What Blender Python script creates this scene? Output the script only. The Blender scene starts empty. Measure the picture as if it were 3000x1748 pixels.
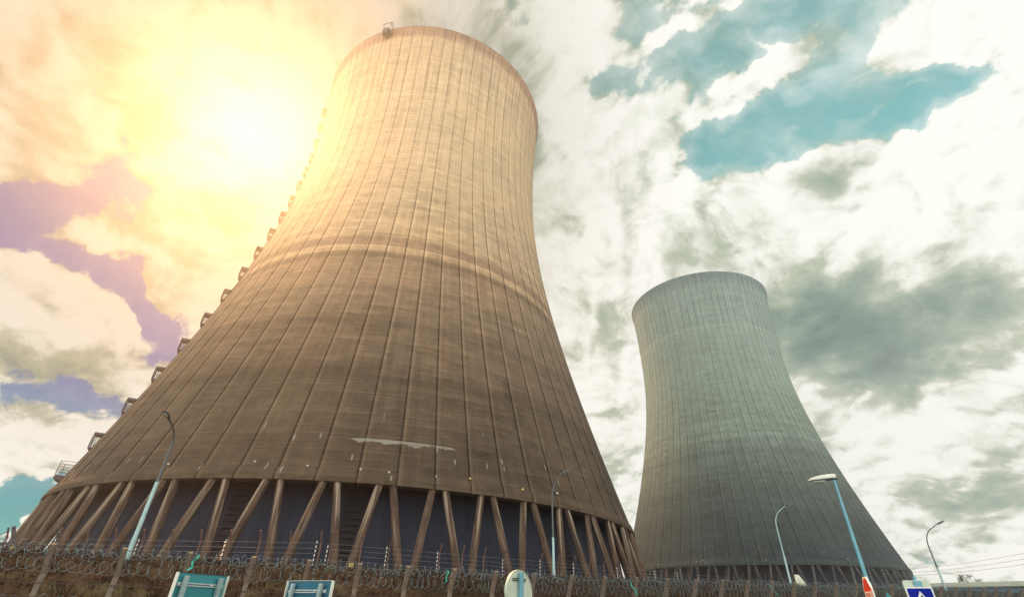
import bpy, bmesh, math, random
from mathutils import Vector, Matrix
random.seed(7)
R = math.radians
PI = math.pi
scene = bpy.context.scene
col = scene.collection

# ------------------------------------------------------------------ camera
F, PITCH, ROLL, CZ = 1427.5, 0.5770, 0.0231, 1.6
cp, sp, cr, sr = math.cos(PITCH), math.sin(PITCH), math.cos(ROLL), math.sin(ROLL)
_r, _u, _f = Vector((1, 0, 0)), Vector((0, -sp, cp)), Vector((0, cp, sp))
RT = cr * _r + sr * _u
UP = -sr * _r + cr * _u
FW = _f
cam_d = bpy.data.cameras.new('camera')
cam = bpy.data.objects.new('camera', cam_d)
col.objects.link(cam)
cam_d.sensor_width = 36
cam_d.lens = F / 3000 * 36
cam_d.clip_start = 0.1
cam_d.clip_end = 3000
mw = Matrix.Identity(4)
for i in range(3):
    mw[i][0], mw[i][1], mw[i][2] = RT[i], UP[i], -FW[i]
mw[2][3] = CZ
cam.matrix_world = mw
scene.camera = cam


def sight(x, y):
    """world direction seen at a point of the 3000 x 1748 photograph"""
    return (RT * ((x - 1500) / F) + UP * ((874 - y) / F) + FW).normalized()


def pol(az, d, z=0.0):
    a = R(az)
    return Vector((d * math.sin(a), d * math.cos(a), z))


def elz(el, d):
    return CZ + d * math.tan(R(el))


# ------------------------------------------------------------------ node helper
class NT:
    def __init__(s, tree):
        s.t = tree
        s.n = tree.nodes
        s.l = tree.links

    def new(s, typ, **kw):
        nd = s.n.new(typ)
        for k, v in kw.items():
            setattr(nd, k, v)
        return nd

    def put(s, sock, v):
        if isinstance(v, bpy.types.NodeSocket):
            s.l.new(v, sock)
        elif v is not None:
            if isinstance(v, (tuple, list, Vector)) and sock.type == 'RGBA' and len(v) == 3:
                v = (*v, 1)
            sock.default_value = v

    def m(s, op, a, b=None, c=None, clamp=False):
        nd = s.new('ShaderNodeMath', operation=op)
        nd.use_clamp = clamp
        s.put(nd.inputs[0], a)
        if b is not None: s.put(nd.inputs[1], b)
        if c is not None: s.put(nd.inputs[2], c)
        return nd.outputs[0]

    def v(s, op, a, b=None, scale=None):
        nd = s.new('ShaderNodeVectorMath', operation=op)
        s.put(nd.inputs[0], a)
        if b is not None: s.put(nd.inputs[1], b)
        if scale is not None: s.put(nd.inputs['Scale'], scale)
        return nd.outputs['Value'] if op in ('DOT_PRODUCT', 'LENGTH') else nd.outputs[0]

    def mr(s, v, a, b, c=0.0, d=1.0, smooth=True):
        nd = s.new('ShaderNodeMapRange')
        nd.interpolation_type = 'SMOOTHSTEP' if smooth else 'LINEAR'
        nd.clamp = True
        for i, q in enumerate((v, a, b, c, d)):
            s.put(nd.inputs[i], q)
        return nd.outputs[0]

    def mix(s, f, a, b, typ='MIX'):
        nd = s.new('ShaderNodeMix', data_type='RGBA', blend_type=typ)
        nd.clamp_factor = True
        s.put(nd.inputs[0], f)
        s.put(nd.inputs[6], a)
        s.put(nd.inputs[7], b)
        return nd.outputs[2]

    def noise(s, vec, scale, detail=4, rough=0.55, dist=0.0, dim='3D'):
        nd = s.new('ShaderNodeTexNoise', noise_dimensions=dim)
        if vec is not None: s.put(nd.inputs['Vector'], vec)
        nd.inputs['Scale'].default_value = scale
        nd.inputs['Detail'].default_value = detail
        nd.inputs['Roughness'].default_value = rough
        nd.inputs['Distortion'].default_value = dist
        return nd.outputs[0]

    def white(s, vec):
        nd = s.new('ShaderNodeTexWhiteNoise', noise_dimensions='3D')
        s.put(nd.inputs['Vector'], vec)
        return nd.outputs['Value']

    def xyz(s, x, y, z):
        nd = s.new('ShaderNodeCombineXYZ')
        for i, q in enumerate((x, y, z)):
            s.put(nd.inputs[i], q)
        return nd.outputs[0]

    def sep(s, vec):
        nd = s.new('ShaderNodeSeparateXYZ')
        s.put(nd.inputs[0], vec)
        return nd.outputs

    def ramp(s, f, stops, interp='LINEAR'):
        nd = s.new('ShaderNodeValToRGB')
        cr_ = nd.color_ramp
        cr_.interpolation = interp
        while len(cr_.elements) < len(stops):
            cr_.elements.new(0.5)
        for e, (p, c) in zip(cr_.elements, stops):
            e.position = p
            e.color = (*c, 1) if len(c) == 3 else c
        s.put(nd.inputs[0], f)
        return nd.outputs[0]


def material(name):
    m = bpy.data.materials.new(name)
    m.use_nodes = True
    m.node_tree.nodes.clear()
    b = NT(m.node_tree)
    out = b.new('ShaderNodeOutputMaterial')
    bs = b.new('ShaderNodeBsdfPrincipled')
    b.l.new(bs.outputs[0], out.inputs[0])
    b.bs = bs
    b.out = out
    return m, b


def simple(name, c, rough=0.7, metal=0.0, var=0.25, scale=6.0, c2=None, bump=0.0, spec=0.5):
    m, b = material(name)
    tc = b.new('ShaderNodeTexCoord').outputs['Object']
    n1 = b.noise(tc, scale, 6, 0.6)
    n2 = b.noise(tc, scale * 7, 3, 0.6)
    f = b.m('ADD', b.m('MULTIPLY', n1, 0.7), b.m('MULTIPLY', n2, 0.3))
    f = b.mr(f, 0.33, 0.67)
    lo = tuple(x * (1 - var) for x in c)
    hi = c2 or tuple(min(1, x * (1 + var)) for x in c)
    b.put(b.bs.inputs['Base Color'], b.mix(f, lo, hi))
    b.bs.inputs['Roughness'].default_value = rough
    b.bs.inputs['Metallic'].default_value = metal
    b.bs.inputs['Specular IOR Level'].default_value = spec
    if bump:
        bp = b.new('ShaderNodeBump')
        bp.inputs['Strength'].default_value = bump
        bp.inputs['Distance'].default_value = 0.02
        b.l.new(f, bp.inputs['Height'])
        b.l.new(bp.outputs[0], b.bs.inputs['Normal'])
    return m


# ------------------------------------------------------------------ object helpers
def tag(o, label=None, cat=None, group=None, kind=None):
    if label: o['label'] = label
    if cat: o['category'] = cat
    if group: o['group'] = group
    if kind: o['kind'] = kind
    return o


def empty(name, loc, rz=0.0, **kw):
    o = bpy.data.objects.new(name, None)
    col.objects.link(o)
    o.location = loc
    o.rotation_euler = (0, 0, rz)
    o.empty_display_size = 0.3
    return tag(o, **kw)


class MB:
    """gathers shapes and links them as ONE mesh object"""
    def __init__(s):
        s.v = []
        s.f = []

    def poly(s, vs, fs):
        k = len(s.v)
        s.v += [tuple(p) for p in vs]
        s.f += [tuple(i + k for i in f) for f in fs]
        return s

    def box(s, lo, hi):
        x0, y0, z0 = lo
        x1, y1, z1 = hi
        return s.poly([(x0, y0, z0), (x1, y0, z0), (x1, y1, z0), (x0, y1, z0), (x0, y0, z1), (x1, y0, z1), (x1, y1, z1), (x0, y1, z1)],
                      [(3, 2, 1, 0), (4, 5, 6, 7), (0, 1, 5, 4), (1, 2, 6, 5), (2, 3, 7, 6), (3, 0, 4, 7)])

    def tube(s, pts, rad, n=8, caps=True):
        pts = [Vector(p) for p in pts]
        if not hasattr(rad, '__len__'): rad = [rad] * len(pts)
        k = len(s.v)
        t0 = (pts[1] - pts[0]).normalized()
        ref = Vector((0, 0, 1)) if abs(t0.z) < 0.9 else Vector((1, 0, 0))
        a = t0.cross(ref).normalized()
        for i, p in enumerate(pts):
            t = (pts[min(i + 1, len(pts) - 1)] - pts[max(i - 1, 0)]).normalized()
            a = (a - t * a.dot(t)).normalized()
            b = t.cross(a)
            for j in range(n):
                w = 2 * PI * j / n
                s.v.append(tuple(p + (a * math.cos(w) + b * math.sin(w)) * rad[i]))
        for i in range(len(pts) - 1):
            for j in range(n):
                s.f.append((k + i * n + j, k + i * n + (j + 1) % n, k + (i + 1) * n + (j + 1) % n, k + (i + 1) * n + j))
        if caps:
            s.f.append(tuple(k + j for j in range(n))[::-1])
            s.f.append(tuple(k + (len(pts) - 1) * n + j for j in range(n)))
        return s

    def prism(s, pts2, y0, y1):
        """outline in x,z pushed along y"""
        n = len(pts2)
        return s.poly([(x, y0, z) for x, z in pts2] + [(x, y1, z) for x, z in pts2],
                      [tuple(range(n)), tuple(range(2 * n - 1, n - 1, -1))] + [((i + 1) % n, i, n + i, n + (i + 1) % n) for i in range(n)])

    def build(s, name, mat, parent=None, smooth=None, bevel=0.0):
        me = bpy.data.meshes.new(name)
        me.from_pydata(s.v, [], s.f)
        me.update()
        if mat: me.materials.append(mat)
        if smooth is not None:
            for p in me.polygons: p.use_smooth = True
            me.set_sharp_from_angle(angle=R(smooth))
        o = bpy.data.objects.new(name, me)
        col.objects.link(o)
        if parent: o.parent = parent
        if bevel:
            md = o.modifiers.new('edge', 'BEVEL')
            md.width = bevel
            md.segments = 2
        return o


# ------------------------------------------------------------------ place: fence line coordinates
FA = Vector((-14.7687, 17.8628, 0))
FU = Vector((0.896436, 0.443174, 0))
FN = Vector((-0.443174, 0.896436, 0))
VF = 22.558
FANG = math.atan2(FU.y, FU.x)


def lut(x, tab):
    if x <= tab[0][0]: return tab[0][1]
    for (a, b), (c, d) in zip(tab, tab[1:]):
        if x <= c: return b + (d - b) * (x - a) / (c - a)
    return tab[-1][1]


TOPS = [(0, 3.302), (10, 3.25), (20, 3.30), (26, 3.41), (32, 3.55), (40, 3.75), (50, 4.0), (64, 4.32), (90, 4.9)]
CREST = [(-4, 3.57), (6.5, 3.55), (14.7, 3.62), (25, 3.75), (32, 3.87), (39, 4.04), (51, 4.27), (66, 4.45), (80, 4.74), (110, 5.2)]


def sm(t):
    t = max(0.0, min(1.0, t))
    return t * t * (3 - 2 * t)


def height(u, v):
    base = lut(u, TOPS) - 2.6
    crest = lut(u, CREST)
    if v < 12: return 0.0
    if v < VF: return base * sm((v - 12) / (VF - 12))
    if v < 31.5:
        t = (v - VF) / (31.5 - VF)
        return base + (crest - base) * (t ** 0.92)
    p = FA + FU * u + FN * (v - VF)
    far = max(4.2, crest + 0.15) + 3.2 * sm((p.y - 185) / 40)
    return crest + (far - crest) * sm((v - 31.5) / 14)


def ground_at(p):
    d = Vector((p[0], p[1], 0)) - FA
    return height(d.dot(FU), d.dot(FN) + VF)


# ------------------------------------------------------------------ materials
M = {}
M['metal'] = simple('galvanised_steel', (0.50, 0.54, 0.53), 0.5, 0.35, 0.18, 3)
M['wire'] = simple('wire_steel', (0.17, 0.27, 0.30), 0.6, 0.0, 0.3, 3)
M['dark_metal'] = simple('dark_steel', (0.07, 0.05, 0.05), 0.55, 0.3, 0.3, 3)
M['post'] = simple('post_concrete', (0.18, 0.14, 0.108), 0.9, 0, 0.3, 5, bump=0.4)
M['inner_post'] = simple('painted_inner_post', (0.115, 0.06, 0.045), 0.7, 0, 0.3, 4)
M['lamp_pole'] = simple('lamp_pole_paint', (0.30, 0.43, 0.43), 0.45, 0.15, 0.16, 2)
M['lamp_dark'] = simple('lamp_arm_paint', (0.09, 0.10, 0.10), 0.5, 0.2, 0.2, 3)
M['big_pole'] = simple('roadside_pole_paint', (0.13, 0.34, 0.42), 0.4, 0.2, 0.14, 2)
M['lamp_head'] = simple('lamp_housing', (0.66, 0.68, 0.58), 0.4, 0, 0.1, 3)
M['lamp_glass'] = simple('lamp_glass', (0.55, 0.58, 0.50), 0.15, 0, 0.1, 3)
M['sign_back'] = simple('sign_back_teal', (0.045, 0.26, 0.29), 0.32, 0.35, 0.10, 1.5)
M['sign_back_dark'] = simple('sign_back_blue', (0.018, 0.12, 0.19), 0.4, 0.3, 0.14, 1.8)
M['sign_edge'] = simple('sign_edge_white', (0.70, 0.72, 0.64), 0.5, 0, 0.08, 3)
M['sign_post'] = simple('sign_post_grey', (0.30, 0.40, 0.40), 0.45, 0.25, 0.16, 4)
M['sign_grey'] = simple('sign_back_grey', (0.52, 0.58, 0.46), 0.42, 0.15, 0.10, 2)
M['blue_post'] = simple('sign_post_blue', (0.14, 0.36, 0.44), 0.45, 0.25, 0.16, 4)
M['white'] = simple('sign_white', (0.72, 0.74, 0.68), 0.45, 0, 0.06, 3)
M['red'] = simple('sign_red', (0.46, 0.04, 0.028), 0.6, 0, 0.15, 3, spec=0.2)
M['blue'] = simple('sign_blue', (0.003, 0.012, 0.26), 0.6, 0, 0.08, 3, spec=0.12)
M['black'] = simple('sign_black', (0.015, 0.015, 0.02), 0.5, 0, 0.1, 3)
M['yellow'] = simple('plate_yellow', (0.75, 0.56, 0.16), 0.6, 0, 0.1, 3)
M['plastic'] = simple('green_plastic', (0.02, 0.38, 0.30), 0.45, 0, 0.25, 8)
M['drum'] = None
M['rust_white'] = simple('weathered_white_paint', (0.66, 0.66, 0.52), 0.7, 0, 0.2, 2.5)
M['fascia'] = simple('roof_fascia', (0.46, 0.49, 0.42), 0.6, 0.1, 0.08, 0.6)
M['hall_wall'] = simple('hall_cladding', (0.10, 0.17, 0.21), 0.7, 0, 0.15, 0.6)
M['insul_black'] = simple('insulator_black', (0.012, 0.015, 0.02), 0.35, 0, 0.2, 5)
M['insul_white'] = simple('insulator_white', (0.78, 0.74, 0.70), 0.35, 0, 0.06, 5)
M['asphalt'] = simple('asphalt', (0.05, 0.05, 0.052), 0.9, 0, 0.3, 3, bump=0.3)
M['kerb'] = simple('kerb_concrete', (0.32, 0.31, 0.28), 0.9, 0, 0.2, 3)
M['paint'] = simple('road_paint', (0.72, 0.72, 0.68), 0.7, 0, 0.12, 4)
M['bark'] = simple('bark', (0.10, 0.07, 0.05), 0.9, 0, 0.3, 6)
M['leaf'] = simple('leaf', (0.045, 0.07, 0.03), 0.7, 0, 0.4, 2)
M['lattice'] = simple('lattice_steel', (0.10, 0.12, 0.13), 0.6, 0.3, 0.2, 2)
M['cable'] = simple('cable', (0.25, 0.26, 0.25), 0.6, 0.2, 0.1, 2)


def mat_ground():
    m, b = material('dry_grass_ground')
    p = b.new('ShaderNodeNewGeometry').outputs['Position']
    big = b.noise(p, 0.35, 5, 0.6)
    sp_ = b.v('MULTIPLY', p, (1.0, 1.0, 2.2))
    fine = b.noise(sp_, 5.5, 6, 0.7)
    fine2 = b.noise(p, 22, 4, 0.7)
    f = b.m('ADD', b.m('MULTIPLY', fine, 0.6), b.m('MULTIPLY', fine2, 0.4))
    c = b.ramp(f, [(0.30, (0.0107, 0.0077, 0.0071)), (0.46, (0.0307, 0.0201, 0.0153)), (0.58, (0.0543, 0.0343, 0.0230)), (0.72, (0.0886, 0.0590, 0.0354))])
    c = b.mix(b.mr(big, 0.5, 0.68), c, b.mix(f, (0.0246, 0.0262, 0.0164), (0.0820, 0.0820, 0.0410)))
    b.put(b.bs.inputs['Base Color'], c)
    b.bs.inputs['Roughness'].default_value = 0.95
    b.bs.inputs['Specular IOR Level'].default_value = 0.1
    bp = b.new('ShaderNodeBump')
    bp.inputs['Strength'].default_value = 1.0
    bp.inputs['Distance'].default_value = 0.12
    b.l.new(f, bp.inputs['Height'])
    b.l.new(bp.outputs[0], b.bs.inputs['Normal'])
    return m


def mat_grass():
    m, b = material('dry_grass_blades')
    p = b.new('ShaderNodeNewGeometry').outputs['Position']
    n1 = b.noise(p, 1.7, 4, 0.65)
    n2 = b.noise(p, 14, 2, 0.6)
    f = b.m('ADD', b.m('MULTIPLY', n1, 0.45), b.m('MULTIPLY', n2, 0.55))
    c = b.ramp(f, [(0.36, (0.0130, 0.0077, 0.0065)), (0.46, (0.0561, 0.0307, 0.0195)), (0.58, (0.0945, 0.0543, 0.0307)), (0.72, (0.1476, 0.0974, 0.0531))])
    b.put(b.bs.inputs['Base Color'], c)
    b.bs.inputs['Roughness'].default_value = 0.9
    b.bs.inputs['Specular IOR Level'].default_value = 0.1
    return m


M['ground'] = mat_ground()
M['grass'] = mat_grass()

NRIB = 72


def mat_shell(name, base, stops, lines_low, lines_high, patch, tint):
    """weathered shuttered concrete: pour lifts, panels between wind ribs, bands, streaks"""
    m, b = material(name)
    P = b.new('ShaderNodeTexCoord').outputs['Object']
    x, y, z = b.sep(P)
    ang = b.m('ARCTAN2', y, x)
    rad = b.m('SQRT', b.m('ADD', b.m('MULTIPLY', x, x), b.m('MULTIPLY', y, y)))
    pan = b.m('MULTIPLY', ang, NRIB / (2 * PI))
    pid = b.m('FLOOR', pan)
    pfr = b.m('FRACT', pan)
    arc = b.m('MULTIPLY', ang, 50.0)
    # slow wobble of the lift lines
    lift = b.m('DIVIDE', z, 1.27)
    lid = b.m('FLOOR', lift)
    lfr = b.m('FRACT', lift)
    # tone along the height: pour bands, plus dimmer light low down put into the colour
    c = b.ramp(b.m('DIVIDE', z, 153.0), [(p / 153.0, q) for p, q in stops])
    # lift to lift and panel to panel
    w1 = b.white(b.xyz(lid, 3.0, 1.0))
    w2 = b.white(b.xyz(lid, pid, 7.0))
    # stretched streaks along the pours
    st = b.noise(b.xyz(b.m('MULTIPLY', arc, 0.10), b.m('MULTIPLY', z, 1.15), 0.0), 1.0, 6, 0.62, 0.0)
    st2 = b.noise(b.xyz(b.m('MULTIPLY', arc, 0.35), b.m('MULTIPLY', z, 2.6), 5.0), 1.0, 5, 0.65, 0.0)
    st3 = b.noise(b.xyz(b.m('MULTIPLY', arc, 0.14), b.m('MULTIPLY', lid, 7.31), 3.0), 1.0, 4, 0.6)
    big = b.noise(P, 0.045, 4, 0.55)
    vert = b.noise(b.xyz(b.m('MULTIPLY', arc, 1.1), b.m('MULTIPLY', z, 0.035), 9.0), 1.0, 5, 0.6)
    grain = b.noise(P, 3.0, 5, 0.7)
    k = b.m('MULTIPLY_ADD', b.m('SUBTRACT', w1, 0.5), 0.15, 1.0)
    k = b.m('MULTIPLY_ADD', b.m('SUBTRACT', w2, 0.5), 0.10, k)
    k = b.m('MULTIPLY_ADD', b.m('SUBTRACT', st, 0.5), 0.26, k)
    k = b.m('MULTIPLY_ADD', b.m('SUBTRACT', st3, 0.5), 0.85, k)
    k = b.m('MULTIPLY_ADD', b.m('SUBTRACT', st2, 0.5), 0.34, k)
    blot = b.noise(b.v('MULTIPLY', P, (1.0, 1.0, 1.7)), 0.42, 6, 0.68)
    k = b.m('MULTIPLY_ADD', b.m('SUBTRACT', blot, 0.5), 0.75, k)
    k = b.m('MULTIPLY_ADD', b.m('SUBTRACT', big, 0.5), 0.50, k)
    topz = b.mr(z, 85, 130)
    k = b.m('MULTIPLY_ADD', b.m('MULTIPLY', b.m('SUBTRACT', vert, 0.5), b.m('MULTIPLY_ADD', topz, 1.4, 0.65)), 1.0, k)
    k = b.m('MULTIPLY_ADD', b.m('SUBTRACT', grain, 0.5), 0.55, k)
    # lift joints: thin dark line, thin light one below it
    ln = b.m('MULTIPLY', b.mr(lfr, 0.0, 0.05), b.mr(lfr, 0.18, 0.11))
    ln = b.m('SUBTRACT', 1.0, b.mr(b.m('ABSOLUTE', b.m('SUBTRACT', lfr, 0.1)), 0.04, 0.12))
    pm = b.mr(b.noise(b.xyz(b.m('MULTIPLY', arc, 0.12), b.m('MULTIPLY', z, 0.5), 2.0), 1.0, 4, 0.6), 0.40, 0.62)
    amp = b.m('MULTIPLY_ADD', b.mr(z, 55, 100), lines_high - lines_low, lines_low)
    k = b.m('SUBTRACT', k, b.m('MULTIPLY', b.m('MULTIPLY', ln, amp), b.m('MULTIPLY_ADD', pm, 0.7, 0.3)))
    hl = b.m('SUBTRACT', 1.0, b.mr(b.m('ABSOLUTE', b.m('SUBTRACT', lfr, 0.26)), 0.03, 0.10))
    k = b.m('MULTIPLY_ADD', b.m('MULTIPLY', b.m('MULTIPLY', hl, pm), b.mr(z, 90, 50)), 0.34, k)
    # wash-out beside each rib: pale strip and dark strip
    dl = b.m('MULTIPLY', b.m('MULTIPLY', pfr, rad), 2 * PI / NRIB)
    width = b.m('MULTIPLY_ADD', st, 0.7, 0.25)
    pale = b.m('MULTIPLY', b.mr(dl, 0.10, 0.22), b.m('SUBTRACT', 1.0, b.mr(dl, 0.25, b.m('ADD', width, 0.35))))
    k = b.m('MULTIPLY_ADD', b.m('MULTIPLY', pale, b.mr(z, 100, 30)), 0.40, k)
    dr = b.m('MULTIPLY', b.m('MULTIPLY', b.m('SUBTRACT', 1.0, pfr), rad), 2 * PI / NRIB)
    dmin = b.m('MINIMUM', dl, dr)
    ribm = b.m('SUBTRACT', 1.0, b.mr(dmin, 0.08, 0.20))
    k = b.m('SUBTRACT', k, b.m('MULTIPLY', ribm, b.m('MULTIPLY_ADD', vert, 0.5, 0.22)))
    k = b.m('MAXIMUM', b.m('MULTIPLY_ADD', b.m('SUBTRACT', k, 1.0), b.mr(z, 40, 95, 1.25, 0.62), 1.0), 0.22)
    c = b.mix(1.0, c, b.xyz(k, k, k), 'MULTIPLY')
    # hue drift
    c = b.mix(b.mr(big, 0.42, 0.62, 0.0, 0.5), c, b.mix(1.0, c, tint, 'MULTIPLY'))
    if patch:
        # pale repair smear along one pour, with ragged lower edge
        adeg = b.m('MULTIPLY', ang, 180 / PI)
        along = b.m('DIVIDE', b.m('SUBTRACT', adeg, patch[0]), patch[1] - patch[0])
        rag = b.noise(b.xyz(b.m('MULTIPLY', arc, 0.45), b.m('MULTIPLY', z, 0.25), 4.0), 1.0, 6, 0.75)
        inside = b.m('MULTIPLY', b.mr(along, 0.0, 0.25), b.mr(along, 1.0, 0.93))
        half = b.m('MULTIPLY', inside, b.m('MULTIPLY_ADD', b.m('SUBTRACT', rag, 0.35), 1.8, 0.02))
        off = b.m('ABSOLUTE', b.m('SUBTRACT', b.m('ADD', z, b.m('MULTIPLY', b.m('SUBTRACT', rag, 0.5), 1.2)), patch[2]))
        pmask = b.mr(b.m('SUBTRACT', half, off), 0.0, 0.10)
        c = b.mix(b.m('MULTIPLY', pmask, b.m('MULTIPLY_ADD', st2, 0.9, 0.08)), c, (0.33, 0.31, 0.26))
    # small lime drips near the foot
    vor = b.new('ShaderNodeTexVoronoi')
    b.put(vor.inputs['Vector'], b.xyz(b.m('MULTIPLY', arc, 0.42), b.m('MULTIPLY', z, 0.20), 0.0))
    vor.inputs['Scale'].default_value = 1.0
    vx = b.v('SUBTRACT', b.xyz(b.m('MULTIPLY', arc, 0.42), b.m('MULTIPLY', z, 0.20), 0.0), vor.outputs['Position'])
    dx, dy, dz_ = b.sep(vx)
    dd = b.m('ADD', b.m('POWER', b.m('MULTIPLY', dx, 24.0), 2.0), b.m('POWER', b.m('MULTIPLY', dy, 9.0), 2.0))
    drip = b.m('MULTIPLY', b.m('SUBTRACT', 1.0, b.mr(dd, 0.3, 1.4)), b.mr(z, 14, 5))
    drip = b.m('MULTIPLY', drip, b.m('GREATER_THAN', b.sep(vor.outputs['Color'])[0], 0.66))
    c = b.mix(b.m('MULTIPLY', drip, 0.36), c, (0.52, 0.50, 0.44))
    b.put(b.bs.inputs['Base Color'], c)
    b.bs.inputs['Roughness'].default_value = 0.92
    b.bs.inputs['Specular IOR Level'].default_value = 0.2
    bp = b.new('ShaderNodeBump')
    bp.inputs['Strength'].default_value = 0.5
    bp.inputs['Distance'].default_value = 0.05
    b.l.new(k, bp.inputs['Height'])
    b.l.new(bp.outputs[0], b.bs.inputs['Normal'])
    return m


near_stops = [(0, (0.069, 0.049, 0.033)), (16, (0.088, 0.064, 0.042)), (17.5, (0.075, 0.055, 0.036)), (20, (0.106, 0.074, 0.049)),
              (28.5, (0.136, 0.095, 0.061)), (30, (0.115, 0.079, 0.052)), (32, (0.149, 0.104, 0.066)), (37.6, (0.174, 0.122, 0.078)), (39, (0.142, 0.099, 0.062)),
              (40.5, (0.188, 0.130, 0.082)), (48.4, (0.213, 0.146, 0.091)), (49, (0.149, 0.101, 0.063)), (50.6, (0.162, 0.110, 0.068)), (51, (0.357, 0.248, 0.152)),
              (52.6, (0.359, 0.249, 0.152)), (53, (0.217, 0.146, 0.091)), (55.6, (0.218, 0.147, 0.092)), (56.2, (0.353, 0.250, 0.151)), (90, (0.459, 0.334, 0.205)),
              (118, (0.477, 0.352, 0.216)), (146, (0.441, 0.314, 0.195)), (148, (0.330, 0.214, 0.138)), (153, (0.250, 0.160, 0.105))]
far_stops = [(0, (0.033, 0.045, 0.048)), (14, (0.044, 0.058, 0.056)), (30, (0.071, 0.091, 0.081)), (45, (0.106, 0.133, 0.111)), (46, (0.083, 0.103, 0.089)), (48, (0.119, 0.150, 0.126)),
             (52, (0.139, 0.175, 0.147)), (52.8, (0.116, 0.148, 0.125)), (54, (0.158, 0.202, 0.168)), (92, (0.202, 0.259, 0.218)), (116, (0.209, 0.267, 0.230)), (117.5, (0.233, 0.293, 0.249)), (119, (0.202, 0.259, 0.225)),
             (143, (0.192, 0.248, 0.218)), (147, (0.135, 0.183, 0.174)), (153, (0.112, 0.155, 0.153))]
M['box'] = simple('junction_box_grey', (0.42, 0.42, 0.37), 0.6, 0, 0.1, 3)
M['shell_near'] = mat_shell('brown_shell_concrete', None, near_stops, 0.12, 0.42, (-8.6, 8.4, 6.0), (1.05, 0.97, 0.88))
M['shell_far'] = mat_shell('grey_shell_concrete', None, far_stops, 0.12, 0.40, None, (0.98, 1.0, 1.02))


def mat_column(name, lo, hi, pale):
    m, b = material(name)
    tc = b.new('ShaderNodeTexCoord').outputs['Object']
    geo = b.new('ShaderNodeObjectInfo').outputs['Random']
    off = b.v('ADD', tc, b.xyz(b.m('MULTIPLY', geo, 90.0), 0.0, b.m('MULTIPLY', geo, 50.0)))
    n = b.noise(b.v('MULTIPLY', off, (1.6, 1.6, 0.35)), 1.0, 5, 0.6)
    n2 = b.noise(off, 5.0, 4, 0.65)
    f = b.m('ADD', b.m('MULTIPLY', n, 0.65), b.m('MULTIPLY', n2, 0.35))
    c = b.mix(b.mr(f, 0.41, 0.60), lo, hi)
    sx = b.noise(b.v('MULTIPLY', off, (3.0, 3.0, 0.10)), 1.0, 3, 0.5)
    z = b.sep(tc)[2]
    c = b.mix(b.m('MULTIPLY', b.mr(sx, 0.52, 0.60), b.mr(z, 2.0, 11.0)), c, pale)
    b.put(b.bs.inputs['Base Color'], c)
    b.bs.inputs['Roughness'].default_value = 0.85
    b.bs.inputs['Specular IOR Level'].default_value = 0.25
    return m


M['column_near'] = mat_column('brown_column_concrete', (0.055, 0.033, 0.024), (0.115, 0.070, 0.047), (0.26, 0.20, 0.145))
M['column_far'] = mat_column('grey_column_concrete', (0.028, 0.032, 0.038), (0.055, 0.058, 0.062), (0.11, 0.115, 0.11))


def mat_drum():
    m, b = material('inner_wall_concrete')
    tc = b.new('ShaderNodeTexCoord').outputs['Object']
    x, y, z = b.sep(tc)
    arc = b.m('MULTIPLY', b.m('ARCTAN2', y, x), 58.0)
    n = b.noise(b.xyz(b.m('MULTIPLY', arc, 0.5), b.m('MULTIPLY', z, 0.06), 0.0), 1.0, 5, 0.6)
    g = b.noise(tc, 1.6, 5, 0.6)
    fr = b.m('FRACT', b.m('DIVIDE', arc, 2.4))
    seam = b.m('SUBTRACT', 1.0, b.mr(b.m('ABSOLUTE', b.m('SUBTRACT', fr, 0.5)), 0.012, 0.03))
    f = b.m('ADD', b.m('MULTIPLY', n, 0.7), b.m('MULTIPLY', g, 0.3))
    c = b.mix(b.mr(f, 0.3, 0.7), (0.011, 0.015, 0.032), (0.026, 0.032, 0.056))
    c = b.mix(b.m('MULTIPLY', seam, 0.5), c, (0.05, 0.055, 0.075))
    b.put(b.bs.inputs['Base Color'], c)
    b.bs.inputs['Roughness'].default_value = 0.9
    return m


M['drum'] = mat_drum()
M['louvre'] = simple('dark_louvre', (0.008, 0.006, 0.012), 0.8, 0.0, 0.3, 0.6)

# ------------------------------------------------------------------ ground, road
def grid_ground():
    us = [-110, -95, -80] + [-60 + 2.5 * i for i in range(73)] + [130, 150, 180, 220, 270, 330]
    vs = [-60, -45, -30, -20, -10, 0, 6, 10, 12] + [12 + 0.7 * i for i in range(1, 60)] + [58, 66, 80, 100, 120, 140, 160, 180, 200, 220, 240, 258, 275]
    rnd = random.Random(3)
    vv, ff = [], []
    for v in vs:
        for u in us:
            p = FA + FU * u + FN * (v - VF)
            z = height(u, v)
            if 13 < v < 50 and -62 < u < 122: z += rnd.uniform(-0.035, 0.035)
            vv.append((p.x, p.y, z))
    n = len(us)
    for j in range(len(vs) - 1):
        for i in range(n - 1):
            ff.append((j * n + i, j * n + i + 1, (j + 1) * n + i + 1, (j + 1) * n + i))
    mb = MB()
    mb.poly(vv, ff)
    return mb.build('ground', M['ground'], smooth=180)


tag(grid_ground(), kind='structure')


def strip(name, mat, v0, v1, z, u0=-109, u1=329, hgt=None):
    mb = MB()
    q = [FA + FU * u + FN * (v - VF) for u, v in ((u0, v0), (u1, v0), (u1, v1), (u0, v1))]
    if hgt is None:
        mb.poly([(p.x, p.y, z) for p in q], [(0, 1, 2, 3)])
    else:
        mb.poly([(p.x, p.y, z) for p in q] + [(p.x, p.y, z + hgt) for p in q],
                [(3, 2, 1, 0), (4, 5, 6, 7), (0, 1, 5, 4), (1, 2, 6, 5), (2, 3, 7, 6), (3, 0, 4, 7)])
    return mb.build(name, mat)


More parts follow.
